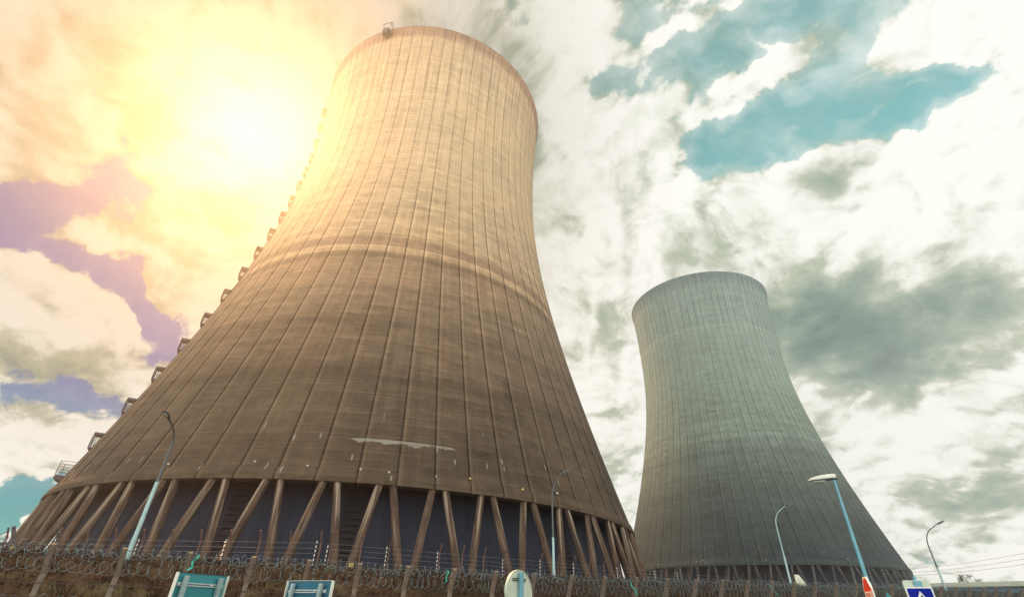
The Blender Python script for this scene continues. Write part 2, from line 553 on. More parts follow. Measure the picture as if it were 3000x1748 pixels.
tag(strip('road', M['asphalt'], -3.0, 7.0, 0.004), kind='structure')
tag(strip('road_edge_line', M['paint'], 6.55, 6.67, 0.008), kind='structure')
tag(strip('kerb', M['kerb'], 7.0, 7.2, -0.02, hgt=0.14), kind='structure')


def grass():
    rnd = random.Random(11)
    mb = MB()

    def blade(p, z, h, w, lx, ly):
        a = rnd.uniform(0, 2 * PI)
        dx, dy = math.cos(a) * w, math.sin(a) * w
        k = len(mb.v)
        mb.v += [(p.x - dx, p.y - dy, z), (p.x + dx, p.y + dy, z), (p.x + lx, p.y + ly, z + h)]
        mb.f.append((k, k + 1, k + 2))
    for i in range(34000):
        u = rnd.uniform(-9, 40) if rnd.random() < 0.7 else rnd.uniform(38, 96)
        v = rnd.uniform(24.0, 32.4) if rnd.random() < 0.65 else rnd.uniform(30.2, 32.6)
        p = FA + FU * u + FN * (v - VF)
        blade(p, height(u, v) - 0.03, rnd.uniform(0.06, 0.20), rnd.uniform(0.012, 0.028), rnd.uniform(-0.12, 0.12), rnd.uniform(-0.12, 0.12))
    for i in range(2300):
        u = rnd.uniform(-9, 40) if rnd.random() < 0.7 else rnd.uniform(38, 96)
        v = rnd.uniform(23.6, 32.5)
        c = FA + FU * u + FN * (v - VF)
        s_ = rnd.uniform(0.5, 1.5)
        for q in range(16):
            p = c + Vector((rnd.gauss(0, 0.09), rnd.gauss(0, 0.09), 0)) * s_
            d = p - c
            blade(p, height(u, v) - 0.03, rnd.uniform(0.14, 0.34) * s_, rnd.uniform(0.012, 0.03), d.x * 1.3 + rnd.uniform(-0.06, 0.06), d.y * 1.3 + rnd.uniform(-0.06, 0.06))
    o = mb.build('dry_grass', M['grass'])
    tag(o, 'dry brown grass covering the bank behind the perimeter fence', 'grass', kind='stuff')


grass()

# ------------------------------------------------------------------ cooling towers
RB, ZTOP = 62.0, 151.86
TA, ZT, BL, BU = 39.4056, 108.684, 89.4735, 133.812


def prof(z):
    bb = BL if z < ZT else BU
    return TA * math.sqrt(1 + ((z - ZT) / bb) ** 2)


def shell_mesh(th=0.45):
    mb = MB()
    zs = [0, 1.0, 1.3] + [1.3 + (ZTOP - 2.2 - 1.3) * i / 84 for i in range(1, 85)] + [ZTOP - 1.8, ZTOP - 0.8, ZTOP]
    step = 2 * PI / NRIB
    prm = []
    for k in range(NRIB):
        a0 = k * step
        hw = 0.0017
        prm += [(a0 - hw, 0), (a0 - hw * 0.8, 0.10), (a0 + hw * 0.8, 0.10), (a0 + hw, 0), (a0 + step * 0.25, 0), (a0 + step * 0.5, 0), (a0 + step * 0.75, 0)]
    n = len(prm)
    vs, fs = [], []
    for z in zs:
        r = prof(z)
        ex = 0.0
        if z <= 1.05: ex = 0.30
        if z >= ZTOP - 1.0: ex = 0.5
        for a, dr in prm:
            rr = r + max(dr if 0.5 < z < ZTOP - 0.5 else 0, ex)
            vs.append((rr * math.cos(a), rr * math.sin(a), z))
    for i in range(len(zs) - 1):
        for j in range(n):
            fs.append((i * n + j, i * n + (j + 1) % n, (i + 1) * n + (j + 1) % n, (i + 1) * n + j))
    # inside face
    k0 = len(vs)
    N = 144
    zi = [ZTOP * i / 30 for i in range(31)]
    for z in zi:
        r = prof(z) - th
        for j in range(N):
            a = 2 * PI * j / N
            vs.append((r * math.cos(a), r * math.sin(a), z))
    for i in range(30):
        for j in range(N):
            fs.append((k0 + i * N + (j + 1) % N, k0 + i * N + j, k0 + (i + 1) * N + j, k0 + (i + 1) * N + (j + 1) % N))
    # close lip top and bottom with their own rings
    for z, flip in ((0, True), (ZTOP, False)):
        k1 = len(vs)
        ro = prof(z) + (0.30 if z == 0 else 0.5)
        ri = prof(z) - th
        for j in range(N):
            a = 2 * PI * j / N
            vs.append((ro * math.cos(a), ro * math.sin(a), z))
            vs.append((ri * math.cos(a), ri * math.sin(a), z))
        for j in range(N):
            q = (k1 + 2 * j, k1 + 2 * ((j + 1) % N), k1 + 2 * ((j + 1) % N) + 1, k1 + 2 * j + 1)
            fs.append(q[::-1] if flip else q)
    mb.poly(vs, fs)
    return mb


SHELL = None
LEG = 12.75
NLAM = 52


def column_mesh(length):
    mb = MB()
    zs = [0, length * 0.5, length]
    mb.tube([(0, 0, q) for q in zs], [0.56, 0.54, 0.50], 16)
    return mb


def tower(cx, cy, z0, rib_deg, lam_deg, label, mats, near):
    global SHELL
    to = math.atan2(-cy, -cx)
    t = empty('cooling_tower', (cx, cy, z0 - LEG), to + R(rib_deg), label=label, cat='cooling tower', group='hyperbolic concrete cooling towers')
    if SHELL is None:
        SHELL = shell_mesh().build('shell', None, None, smooth=35).data
        for o in [o for o in bpy.data.objects if o.data == SHELL]: bpy.data.objects.remove(o)
    me = SHELL.copy()
    me.materials.clear()
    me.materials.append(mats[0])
    sh = bpy.data.objects.new('shell', me)
    col.objects.link(sh)
    sh.parent = t
    sh.location = (0, 0, LEG)
    # ring beam under the shell
    mb = MB()
    N = 144
    ro, ri = prof(0) + 0.36, prof(0) - 0.9
    vs, fs = [], []
    for r, z in ((ro, LEG - 0.004 - 0.55), (ro, LEG - 0.004), (ri, LEG - 0.004), (ri, LEG - 0.75)):
        for j in range(N):
            a = 2 * PI * j / N
            vs.append((r * math.cos(a), r * math.sin(a), z))
    for q in range(4):
        for j in range(N):
            fs.append((q * N + j, q * N + (j + 1) % N, ((q + 1) % 4) * N + (j + 1) % N, ((q + 1) % 4) * N + j))
    mb.poly(vs, [f[::-1] for f in fs])
    mb.build('ring_beam', mats[1], t, smooth=40)
    # slanted columns in pairs
    step = 2 * PI / NLAM
    rt, rbm = prof(0) - 0.30, prof(0) + 2.55
    cols = []
    for k in range(NLAM):
        a = R(lam_deg - rib_deg) + k * step
        for s in (-1, 1):
            at = a + s * 0.0150
            ab = a + s * (step / 2 - 0.0085)
            p1 = Vector((rt * math.cos(at), rt * math.sin(at), LEG - 0.45))
            p0 = Vector((rbm * math.cos(ab), rbm * math.sin(ab), -0.35))
            away = abs((a + R(rib_deg) + PI) % (2 * PI) - PI)
            cols.append((away, p0, p1))
    cols.sort(key=lambda q: q[0])
    L = (cols[0][2] - cols[0][1]).length
    cm = column_mesh(L)
    first = None
    for away, p0, p1 in cols[:100]:
        if first is None:
            first = cm.build('column', mats[2], t, smooth=40)
            o = first
        else:
            o = first.copy()
            col.objects.link(o)
            o.parent = t
        o.location = p0
        o.rotation_mode = 'QUATERNION'
        o.rotation_quaternion = (p1 - p0).to_track_quat('Z', 'Y')
    mb = MB()
    for away, p0, p1 in cols[100:]:
        mb.tube([p0, p1], [0.56, 0.5], 12)
    rest = mb.build('column', mats[2], t, smooth=40)
    rest['kind'] = 'stuff'
    # inner wall behind the columns
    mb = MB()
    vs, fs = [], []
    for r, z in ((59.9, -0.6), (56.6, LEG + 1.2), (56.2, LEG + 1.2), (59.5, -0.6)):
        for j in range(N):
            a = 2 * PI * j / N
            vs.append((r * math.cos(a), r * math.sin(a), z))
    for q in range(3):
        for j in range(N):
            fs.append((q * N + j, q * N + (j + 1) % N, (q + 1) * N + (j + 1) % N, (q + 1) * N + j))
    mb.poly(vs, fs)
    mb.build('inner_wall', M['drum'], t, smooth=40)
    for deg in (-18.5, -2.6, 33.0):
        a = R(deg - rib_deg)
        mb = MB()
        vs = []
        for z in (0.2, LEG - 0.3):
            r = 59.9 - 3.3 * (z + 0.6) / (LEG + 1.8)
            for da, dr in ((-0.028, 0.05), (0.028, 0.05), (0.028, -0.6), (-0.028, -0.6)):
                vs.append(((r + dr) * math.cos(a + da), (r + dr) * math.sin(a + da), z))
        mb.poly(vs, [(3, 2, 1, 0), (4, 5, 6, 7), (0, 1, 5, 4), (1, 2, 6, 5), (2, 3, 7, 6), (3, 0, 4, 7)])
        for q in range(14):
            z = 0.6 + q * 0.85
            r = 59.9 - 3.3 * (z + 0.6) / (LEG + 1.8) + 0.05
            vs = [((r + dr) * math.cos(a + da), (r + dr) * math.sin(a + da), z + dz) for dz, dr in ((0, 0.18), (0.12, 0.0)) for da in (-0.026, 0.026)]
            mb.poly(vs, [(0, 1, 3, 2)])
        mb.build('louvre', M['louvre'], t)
    # lightning rods on the rim
    rr = prof(ZTOP) + 0.3
    for k in range(0, 12):
        a = k * 2 * PI / 12 + 0.1
        p = Vector((rr * math.cos(a), rr * math.sin(a), LEG + ZTOP))
        MB().tube([p, p + Vector((0, 0, 2.2))], [0.05, 0.025], 5).build('lightning_rod', M['dark_metal'], t)
    # small white junction boxes on the foot of the shell
    for k, (deg, z, w, mt) in enumerate(near):
        a = R(deg - rib_deg)
        r = prof(z) + 0.34
        p = Vector((r * math.cos(a), r * math.sin(a), LEG + z))
        w *= 0.62
        o = MB().box((-0.12, -w / 2, -w / 2), (0.12, w / 2, w / 2)).build('junction_box', mt, t)
        o.location = p
        o.rotation_euler = (0, 0, a)
    return t


C1 = (-32.8265, 130.5909)
C2 = (121.4248, 270.1350)
Z1, Z2 = 16.9455, 20.5994
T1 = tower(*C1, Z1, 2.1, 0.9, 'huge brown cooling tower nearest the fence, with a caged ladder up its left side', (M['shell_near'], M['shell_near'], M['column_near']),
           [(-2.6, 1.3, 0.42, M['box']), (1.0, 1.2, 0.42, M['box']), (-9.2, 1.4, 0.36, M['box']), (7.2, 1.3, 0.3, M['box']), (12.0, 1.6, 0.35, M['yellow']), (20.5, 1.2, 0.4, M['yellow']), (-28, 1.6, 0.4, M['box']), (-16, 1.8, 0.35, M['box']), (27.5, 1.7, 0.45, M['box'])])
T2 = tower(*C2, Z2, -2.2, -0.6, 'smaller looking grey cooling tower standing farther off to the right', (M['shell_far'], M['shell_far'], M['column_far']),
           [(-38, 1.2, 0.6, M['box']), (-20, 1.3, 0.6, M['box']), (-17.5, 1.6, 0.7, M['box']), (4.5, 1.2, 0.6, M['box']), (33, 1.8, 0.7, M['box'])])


# ladder with resting platforms, in the tower's own frame
def build_ladder():
    rib = 2.1
    swing = [(0, -74.0), (30, -75.0), (70, -77.5), (100, -83.0), (120, -88.0), (153, -86.0)]

    def pt(z, out, side=0.0):
        a = R(lut(z, swing) - rib)
        er = Vector((math.cos(a), math.sin(a), 0))
        et = Vector((-math.sin(a), math.cos(a), 0))
        return er * (prof(z) + out) + et * side + Vector((0, 0, LEG + z))
    mb = MB()
    zs = [7 + i * 2.0 for i in range(int((ZTOP - 7) / 2.0) + 1)] + [ZTOP + 1.0]
    for s in (-0.3, 0.3):
        mb.tube([pt(min(z, ZTOP), 0.55, s) + Vector((0, 0, max(0, z - ZTOP))) for z in zs], 0.055, 5)
    for s, o in ((-0.42, 1.35), (0.42, 1.35), (0, 1.6)):
        mb.tube([pt(min(z, ZTOP), o, s) for z in zs], 0.05, 5)
    z = 7.5
    while z < ZTOP:
        mb.tube([pt(z, 0.55, -0.3), pt(z, 0.55, 0.3)], 0.03, 4)
        z += 0.75
    z = 8.0
    while z < ZTOP:
        mb.tube([pt(z, 0.55, -0.3), pt(z, 1.35, -0.42), pt(z, 1.6, 0), pt(z, 1.35, 0.42), pt(z, 0.55, 0.3)], 0.04, 4)
        mb.tube([pt(z, 0.0, 0.0), pt(z, 0.55, 0.0)], 0.05, 4)
        z += 1.6
    lad = mb.build('ladder', M['dark_metal'], T1)
    plz = [11.6 + 8.15 * i for i in range(18)]
    for z in plz:
        if z > ZTOP - 2: break
        m2 = MB()
        w, o0, o1 = 1.1, 0.1, 2.3
        c = [pt(z, o0, -w), pt(z, o1, -w), pt(z, o1, w), pt(z, o0, w)]
        dn = Vector((0, 0, -0.35))
        m2.poly([q + dn for q in c] + c, [(3, 2, 1, 0), (4, 5, 6, 7), (0, 1, 5, 4), (1, 2, 6, 5), (2, 3, 7, 6), (3, 0, 4, 7)])
        # roof plate of the rest cabin
        up = Vector((0, 0, 2.5))
        c2 = [q + up for q in c]
        tp = Vector((0, 0, 0.5))
        m2.poly(c2 + [q + tp for q in c2], [(3, 2, 1, 0), (4, 5, 6, 7), (0, 1, 5, 4), (1, 2, 6, 5), (2, 3, 7, 6), (3, 0, 4, 7)])
        for q in c: m2.tube([q, q + up], 0.08, 4)
        for hh in (0.45, 0.9, 1.35, 1.8):
            for i in range(3):
                m2.tube([c[i] + Vector((0, 0, hh)), c[i + 1] + Vector((0, 0, hh))], 0.045, 4)
        for i in range(3):
            for s in (0.33, 0.67):
                q = c[i].lerp(c[i + 1], s)
                m2.tube([q, q + up], 0.045, 4)
        m2.build('platform', M['dark_metal'], lad)
    # lowest open balcony
    m2 = MB()
    z, w, o0, o1 = 5.6, 2.0, 0.0, 3.0
    c = [pt(z, o0, -w), pt(z, o1, -w), pt(z, o1, w), pt(z, o0, w)]
    dn = Vector((0, 0, -0.7))
    m2.poly([c[0] + dn * 1.6, c[1] + dn, c[2] + dn, c[3] + dn * 1.6] + c, [(3, 2, 1, 0), (4, 5, 6, 7), (0, 1, 5, 4), (1, 2, 6, 5), (2, 3, 7, 6), (3, 0, 4, 7)])
    for i in range(4): m2.tube([c[i], c[i] + Vector((0, 0, 2.6))], 0.06, 4)
    for hh in (0.55, 1.05, 1.55, 2.05, 2.6):
        for i in range(3): m2.tube([c[i] + Vector((0, 0, hh)), c[i + 1] + Vector((0, 0, hh))], 0.04, 4)
    m2.build('balcony', M['dark_metal'], lad)
    # hoist platform hung on the rim
    a2 = R(-29.5 - rib)
    e2 = Vector((math.cos(a2), math.sin(a2), 0))
    f2 = Vector((-math.sin(a2), math.cos(a2), 0))
    m3 = MB()

    def q3(o, s, z): return e2 * (prof(ZTOP) + o) + f2 * s + Vector((0, 0, LEG + ZTOP + z))
    m3.poly([q3(o, s, z) for z in (-4.0, -1.2) for o, s in ((0.6, -1.6), (1.9, -1.6), (1.9, 0.6), (0.6, 0.6))],
            [(3, 2, 1, 0), (4, 5, 6, 7), (0, 1, 5, 4), (1, 2, 6, 5), (2, 3, 7, 6), (3, 0, 4, 7)])
    for s in (-1.5, 1.2, 1.7):
        m3.tube([q3(0.7, s, -3.8), q3(1.2, s, 0.2), q3(2.4, s, 0.5)], 0.12, 5)
    m3.tube([q3(2.3, -1.5, 0.5), q3(2.3, 1.7, 0.5)], 0.1, 5)
    m3.build('rim_platform', M['dark_metal'], T1)


build_ladder()

# ------------------------------------------------------------------ perimeter fence of cranked concrete posts
def perimeter_fence():
    root = empty('perimeter_fence', FA + Vector((0, 0, 0)), FANG, label='long perimeter fence of cranked concrete posts topped with razor wire coils', cat='fence')
    ARM_OUT, ARM_UP, W = 0.40, 0.86, 0.075
    # local frame: x along the fence, -y to the road, z up (world z, root at z 0)
    def post():
        mb = MB()
        h = 1.74
        d = 0.085
        # lower shaft stands a little behind the line of the tips
        y0 = 0.0
        mb.prism([], 0, 0) if False else None
        # outline in y,z  ->  swap through poly
        prof_ = [(-d, -0.5), (d, -0.5), (d, h + 0.05), (-ARM_OUT + 0.07, h + ARM_UP + 0.02), (-ARM_OUT - 0.07, h + ARM_UP - 0.03), (-d, h)]
        n = len(prof_)
        vs = [(-W, y, z) for y, z in prof_] + [(W, y, z) for y, z in prof_]
        fs = [tuple(range(n)), tuple(range(2 * n - 1, n - 1, -1))] + [((i + 1) % n, i, n + i, n + (i + 1) % n) for i in range(n)]
        mb.poly(vs, fs)
        return mb
    first = None
    rnd = random.Random(5)
    for i in range(-3, 46):
        u = 2.0 * i
        top = lut(u, TOPS)
        base = top - 2.6
        if first is None:
            first = post().build('post', M['post'], root, bevel=0.012)
            o = first
        else:
            o = first.copy()
            col.objects.link(o)
            o.parent = root
        o.location = (u, ARM_OUT, base)
        o.rotation_euler = (rnd.uniform(-0.012, 0.012), rnd.uniform(-0.012, 0.012), rnd.uniform(-0.03, 0.03))
    # strand wires
    def wire(dy, dz, rad, barbs):
        mb = MB()
        us = [-6 + 2.0 * i for i in range(49)]
        mb.tube([(u, ARM_OUT + dy, lut(u, TOPS) - 2.6 + dz) for u in us], rad, 5)
        if barbs:
            u = -5.5
            while u < 60:
                z = lut(u, TOPS) - 2.6 + dz
                mb.tube([(u, ARM_OUT + dy - 0.02, z - 0.02), (u, ARM_OUT + dy + 0.02, z + 0.02)], 0.006, 4)
                u += 0.42
        return mb.build('strand_wire', M['dark_metal'], root)
    for dy, dz, b_ in ((-0.10, 1.50, True), (-0.10, 1.12, True), (-0.10, 0.72, False), (-0.10, 0.3, False), (-0.3, 2.25, False), (-0.42, 2.52, False)):
        wire(dy, dz, 0.010, b_)
    # razor coils
    def coil(dy, dz, r0, pitch, seed, tilt, u1):
        rn = random.Random(seed)
        mb = MB()
        u = -6.0
        pts = []
        n = 14
        ph = 0
        k = 0
        r = r0
        while u < u1:
            if k % n == 0:
                r = r0 * rn.uniform(0.82, 1.14)
                pq = pitch * rn.uniform(0.6, 1.45)
                jz = rn.uniform(-0.05, 0.05)
                tl = tilt * rn.uniform(0.45, 1.2)
            w = 2 * PI * k / n
            zz = lut(u, TOPS) - 2.6 + dz + jz
            pts.append((u + math.cos(w) * tl, ARM_OUT + dy + r * math.cos(w), zz + r * math.sin(w)))
            u += pq / n
            k += 1
        mb.tube(pts, 0.006, 4, caps=False)
        return mb.build('razor_coil', M['wire'], root)
    coil(-0.14, 2.48, 0.18, 0.27, 1, 0.15, 96)
    coil(-0.06, 2.34, 0.16, 0.31, 2, -0.13, 96)
    coil(0.10, 2.00, 0.19, 0.28, 3, 0.15, 96)
    coil(0.22, 0.95, 0.22, 0.34, 4, 0.15, 60)
    return root


perimeter_fence()


# plastic strips caught in the wire
for i, (u, z0, z1, lab) in enumerate(((3.95 + 0.25, 3.22, 2.72, 'teal plastic strip caught beside the third concrete post from the left'),
                                      (13.7, 3.2, 2.7, 'teal plastic strip tangled in razor wire just left of the round sign'),
                                      (23.3, 3.22, 2.6, 'teal plastic strip hanging diagonally in razor wire, right of the round sign'),
                                      (33.6, 3.4, 2.9, 'small teal plastic strip in razor wire near the white leaning plate'))):
    mb = MB()
    rn = random.Random(i + 20)
    p = FA + FU * u - FN * 0.1
    q = FU * (0.5 if i in (2, 3) else -0.12)
    k = 9
    vs, fs = [], []
    for j in range(k):
        t = j / (k - 1)
        c = p + q * t + FU * rn.uniform(-0.05, 0.05) + Vector((0, 0, z0 + (z1 - z0) * t))
        w = rn.uniform(0.02, 0.05)
        vs += [tuple(c - FU * w), tuple(c + FU * w + FN * rn.uniform(-0.03, 0.03)), tuple(c + FN * 0.02)]
    for j in range(k - 1):
        for e in range(3):
            fs.append((3 * j + e, 3 * j + (e + 1) % 3, 3 * j + 3 + (e + 1) % 3, 3 * j + 3 + e))
    mb.poly(vs, fs)
    tag(mb.build('plastic_strip', M['plastic']), lab, 'plastic strip', 'plastic strips caught in the razor wire')


# ------------------------------------------------------------------ inner fence with insulators
def inner_fence():
    root = empty('inner_fence', (-13.42, 41.76, 0), 0, label='inner electric fence of thin cranked posts in front of the tower columns', cat='fence')
    org = Vector(root.location)

    def run(a, d, n0, n1, z0, z1, bend, strings, name='post'):
        pts = []
        ang = math.atan2(d[1], d[0])
        for i in range(n0, n1):
            p = Vector((a[0] + d[0] * i, a[1] + d[1] * i, 0))
            t = (i - n0) / max(1, n1 - 1 - n0)
            top = z0 + (z1 - z0) * t
            pts.append((p, top, i))
            nrm = Vector((math.sin(ang), -math.cos(ang), 0)) * bend
            mb = MB()
            h = top - 0.75
            gz = ground_at(p) - 0.3
            w = 0.07
            mb.tube([p + Vector((0, 0, gz)) - org, p + Vector((0, 0, h)) - org, p + nrm * 0.32 + Vector((0, 0, top)) - org], [w, w, w], 6)
            po = mb.build('post', M['inner_post'], root)
            if i in strings:
                for q, side in ((-0.28, 1),):
                    m1, m2 = MB(), MB()
                    zz = gz + 0.6
                    k = 0
                    off = Vector((d[0], d[1], 0)).normalized() * q
                    while zz < h - 0.05:
                        c = p + off + nrm * 0.12 - org
                        m2.tube([c + Vector((0, 0, zz)), c + Vector((0, 0, zz + 0.17))], 0.035, 6)
                        m1.tube([c + Vector((0, 0, zz + 0.17)), c + Vector((0, 0, zz + 0.20)), c + Vector((0, 0, zz + 0.27)), c + Vector((0, 0, zz + 0.30))], [0.05, 0.11, 0.11, 0.05], 7)
                        zz += 0.30
                    m2.build('insulator_rod', M['insul_white'], po)
                    m1.build('insulator_disc', M['insul_black'], po)
                    m3 = MB()
                    for s in (0.25, 0.5, 0.78):
                        c = p + off + nrm * (0.32 * s + 0.1) + Vector((0, 0, h + 0.75 * s)) - org
                        m3.tube([c - Vector((0, 0, 0.07)), c, c + Vector((0, 0, 0.07))], [0.04, 0.08, 0.04], 7)
                    m3.build('insulator_disc', M['insul_black'], po)
        return pts
    left = run((-38.91, 44.86), (2.4776, -0.3340), -2, 11, 6.98, 6.78, 1, {1, 4, 7, 10})
    right = run((-13.42, 41.76), (1.8901, 1.6364), 0, 34, 6.75, 8.1, 1, {0, 2, 4, 7, 9, 11, 14, 17, 19, 21})
    for run_ in (left, right):
        for k, dz in enumerate((0.78, 1.15, 1.5, 1.9, 2.25)):
            mb = MB()
            mb.tube([p + Vector((0, 0, t - dz)) - org for p, t, i in run_], 0.008, 4)
            mb.build('live_wire', M['cable'], root)
    # warning plates
    for az, d, z, w, h_, mt in ((-15.55, 46.0, 4.75, 0.34, 0.26, M['yellow']), (-42.0, 57.0, 5.2, 0.4, 0.3, M['yellow']), (-41.2, 56.0, 4.95, 0.5, 0.2, M['white'])):
        p = pol(az, d, z) - org
        o = MB().box((-w / 2, -0.01, -h_ / 2), (w / 2, 0.01, h_ / 2)).build('warning_plate', mt, root)
        o.location = p
        o.rotation_euler = (0, 0, -R(az))
    return root


inner_fence()


# thick dark post alone at the far left
def corner_post():
    p = pol(-42.15, 46.0)
    gz = ground_at(p)
    p.z = gz
    top = elz(5.16, 46.0) - gz
    root = empty('corner_post', p, R(42), label='thick dark cranked post standing alone against the sky at far left', cat='fence post')
    mb = MB()
    h = top - 0.62
    e = 0.10
    prof_ = [(-e, -0.4), (e, -0.4), (e, h + 0.03), (-0.24 + e, top), (-0.24 - e * 0.9, top - 0.04), (-e, h - 0.06)]
    n = len(prof_)
    mb.poly([(x, -e, z) for x, z in prof_] + [(x, e, z) for x, z in prof_],
            [tuple(range(n)), tuple(range(2 * n - 1, n - 1, -1))] + [((i + 1) % n, i, n + i, n + (i + 1) % n) for i in range(n)])
    mb.build('shaft', M['dark_metal'], root, bevel=0.015)
    mc = MB()
    mc.box((-0.16, -0.16, -0.05), (0.16, 0.16, 0.12))
    mc.build('footing', M['post'], root)


corner_post()


# ------------------------------------------------------------------ street lamps
def arm_lamp(az, d, top_el, gap, reach, heading, label, pole_mat, split=0.42, head=0.75):
    p = pol(az, d)
    gz = ground_at(p)
    p.z = gz
    top = elz(top_el, d) - gz
    root = empty('street_lamp', p, heading, label=label, cat='street lamp', group='tall street lamps with curved arms behind the fence')
    zb = top - gap
    mb = MB()
    zc = zb * split
    mb.tube([(0, 0, -0.3), (0, 0, 0.9), (0, 0, 0.95), (0, 0, zc), (0, 0, zc + 0.03)], [0.115, 0.112, 0.100, 0.088, 0.075], 12)
    mb.build('pole', M['lamp_pole'], root, smooth=40)
    mb = MB()
    pts = [(0, 0, zc + 0.03), (0, 0, zb)]
    rads = [0.076, 0.064]
    n = 10
    for i in range(1, n + 1):
        t = i / n
        a = t * R(64)
        rx = reach * 0.62
        pts.append((rx * (1 - math.cos(a)) / (1 - math.cos(R(64))) * 0.62, 0, zb + gap * 0.78 * math.sin(a) / math.sin(R(64))))
        rads.append(0.062 - 0.014 * t)
    pts.append((reach - head * 0.5, 0, top - 0.05))
    rads.append(0.045)
    mb.tube(pts, rads, 10)
    mb.build('arm', M['lamp_dark'] if pole_mat == 'dark' else M['lamp_pole'], root, smooth=60)
    # head: flattened shell tapering to the nose
    mb = MB()
    sl = math.atan2(top - pts[-2][2], reach - pts[-2][0])
    c0 = Vector(pts[-1])
    dr = Vector((math.cos(sl), 0, math.sin(sl)))
    up = Vector((-math.sin(sl), 0, math.cos(sl)))
    prof_ = [(0, 0.06, 0.05), (0.12, 0.11, 0.085), (0.35, 0.16, 0.11), (0.6, 0.165, 0.11), (0.85, 0.13, 0.09), (1.0, 0.05, 0.05)]
    vs, fs = [], []
    m_ = 12
    for t, w, hh in prof_:
        for j in range(m_):
            a = 2 * PI * j / m_
            y, zz = w * math.cos(a), hh * math.sin(a)
            if zz < 0: zz *= 0.35
            vs.append(tuple(c0 + dr * (t * head) + up * zz + Vector((0, y, 0))))
    for i in range(len(prof_) - 1):
        for j in range(m_):
            fs.append((i * m_ + j, i * m_ + (j + 1) % m_, (i + 1) * m_ + (j + 1) % m_, (i + 1) * m_ + j))
    fs.append(tuple(range(m_))[::-1])
    fs.append(tuple((len(prof_) - 1) * m_ + j for j in range(m_)))
    mb.poly(vs, fs)
    hd = mb.build('lamp_head', M['lamp_dark'], root, smooth=50)
    mb = MB()
    g = [(0.3, 0.02), (0.4, 0.11), (0.6, 0.12), (0.78, 0.09), (0.86, 0.02)]
    vs = []
    for t, w in g:
        vs += [tuple(c0 + dr * (t * head) - up * 0.03 + Vector((0, -w, 0))), tuple(c0 + dr * (t * head) - up * 0.075), tuple(c0 + dr * (t * head) - up * 0.03 + Vector((0, w, 0)))]
    fs = []
    for i in range(len(g) - 1):
        for e in range(3):
            fs.append((3 * i + e, 3 * i + (e + 1) % 3, 3 * i + 3 + (e + 1) % 3, 3 * i + 3 + e))
    mb.poly(vs, fs)
    mb.build('lamp_glass', M['lamp_glass'], hd)
    return root


# heading: direction of the arm seen from above
arm_lamp(-34.35, 31.5, 14.75, 1.2, 1.5, R(-86), 'street lamp before the left part of the brown tower, head turned toward the viewer', 'dark', 0.66, 0.7)
arm_lamp(4.95, 42.0, 13.3, 1.9, 1.25, R(-4), 'street lamp in front of the right end of the brown tower, between its columns', 'dark', 0.50, 1.0)
arm_lamp(27.0, 59.0, 9.45, 1.9, 1.7, R(-22), 'street lamp before the grey tower with a white plate leaning at its foot', 'light', 0.5, 0.9)
arm_lamp(38.12, 75.0, 7.15, 2.1, 1.9, R(-35), 'street lamp standing against open sky beside the low hall at right', 'dark', 0.5, 0.95)


def road_lamp():
    d = 23.0
    p = pol(32.95, d)
    p.z = ground_at(p)
    top = elz(11.5, d) - p.z
    # the head points left along the picture, square to the line of sight
    hd = math.atan2(math.sin(R(32.95)), -math.cos(R(32.95)))
    root = empty('street_lamp', p, R(180 - 38), label='large near street lamp with straight pale blue pole and flat white hood', cat='street lamp')
    MB().tube([(0, 0, -0.2), (0, 0, 0.5), (0, 0, top)], [0.095, 0.092, 0.045], 14).build('pole', M['big_pole'], root, smooth=50)
    L = 0.86
    mb = MB()
    # hood: flat belly, domed top falling to the nose
    secs = [(-0.10, 0.085, 0.15), (0.05, 0.115, 0.165), (0.35, 0.125, 0.16), (0.6, 0.11, 0.13), (0.78, 0.075, 0.085), (0.88, 0.03, 0.02)]
    vs, fs = [], []
    m_ = 14
    for x, w, h in secs:
        for j in range(m_):
            a = PI * j / (m_ - 1)
            vs.append((x, w * math.cos(a), top + h * max(0.0, math.sin(a)) ** 0.7))
    for i in range(len(secs) - 1):
        for j in range(m_ - 1):
            fs.append((i * m_ + j, (i + 1) * m_ + j, (i + 1) * m_ + j + 1, i * m_ + j + 1))
        fs.append((i * m_, i * m_ + m_ - 1, (i + 1) * m_ + m_ - 1, (i + 1) * m_))
    fs.append(tuple(range(m_)))
    fs.append(tuple((len(secs) - 1) * m_ + j for j in range(m_))[::-1])
    mb.poly(vs, fs)
    o = mb.build('lamp_head', M['lamp_head'], root, smooth=50)
    mb = MB()
    mb.box((-0.11, -0.1, top - 0.045), (0.62, 0.1, top - 0.003))
    mb.build('gear_tray', M['lamp_dark'], o, bevel=0.01)
    mb = MB()
    g = [(0.28, 0.03, 0.01), (0.32, 0.08, 0.07), (0.5, 0.085, 0.085), (0.66, 0.07, 0.06), (0.72, 0.02, 0.01)]
    vs, fs = [], []
    for x, w, h in g:
        for j in range(8):
            a = PI * j / 7
            vs.append((x, w * math.cos(a), top - 0.047 - h * math.sin(a)))
    for i in range(len(g) - 1):
        for j in range(7):
            fs.append((i * 8 + j, i * 8 + j + 1, (i + 1) * 8 + j + 1, (i + 1) * 8 + j))
    mb.poly(vs, fs)
    mb.build('lamp_glass', M['lamp_glass'], o, smooth=60)


road_lamp()

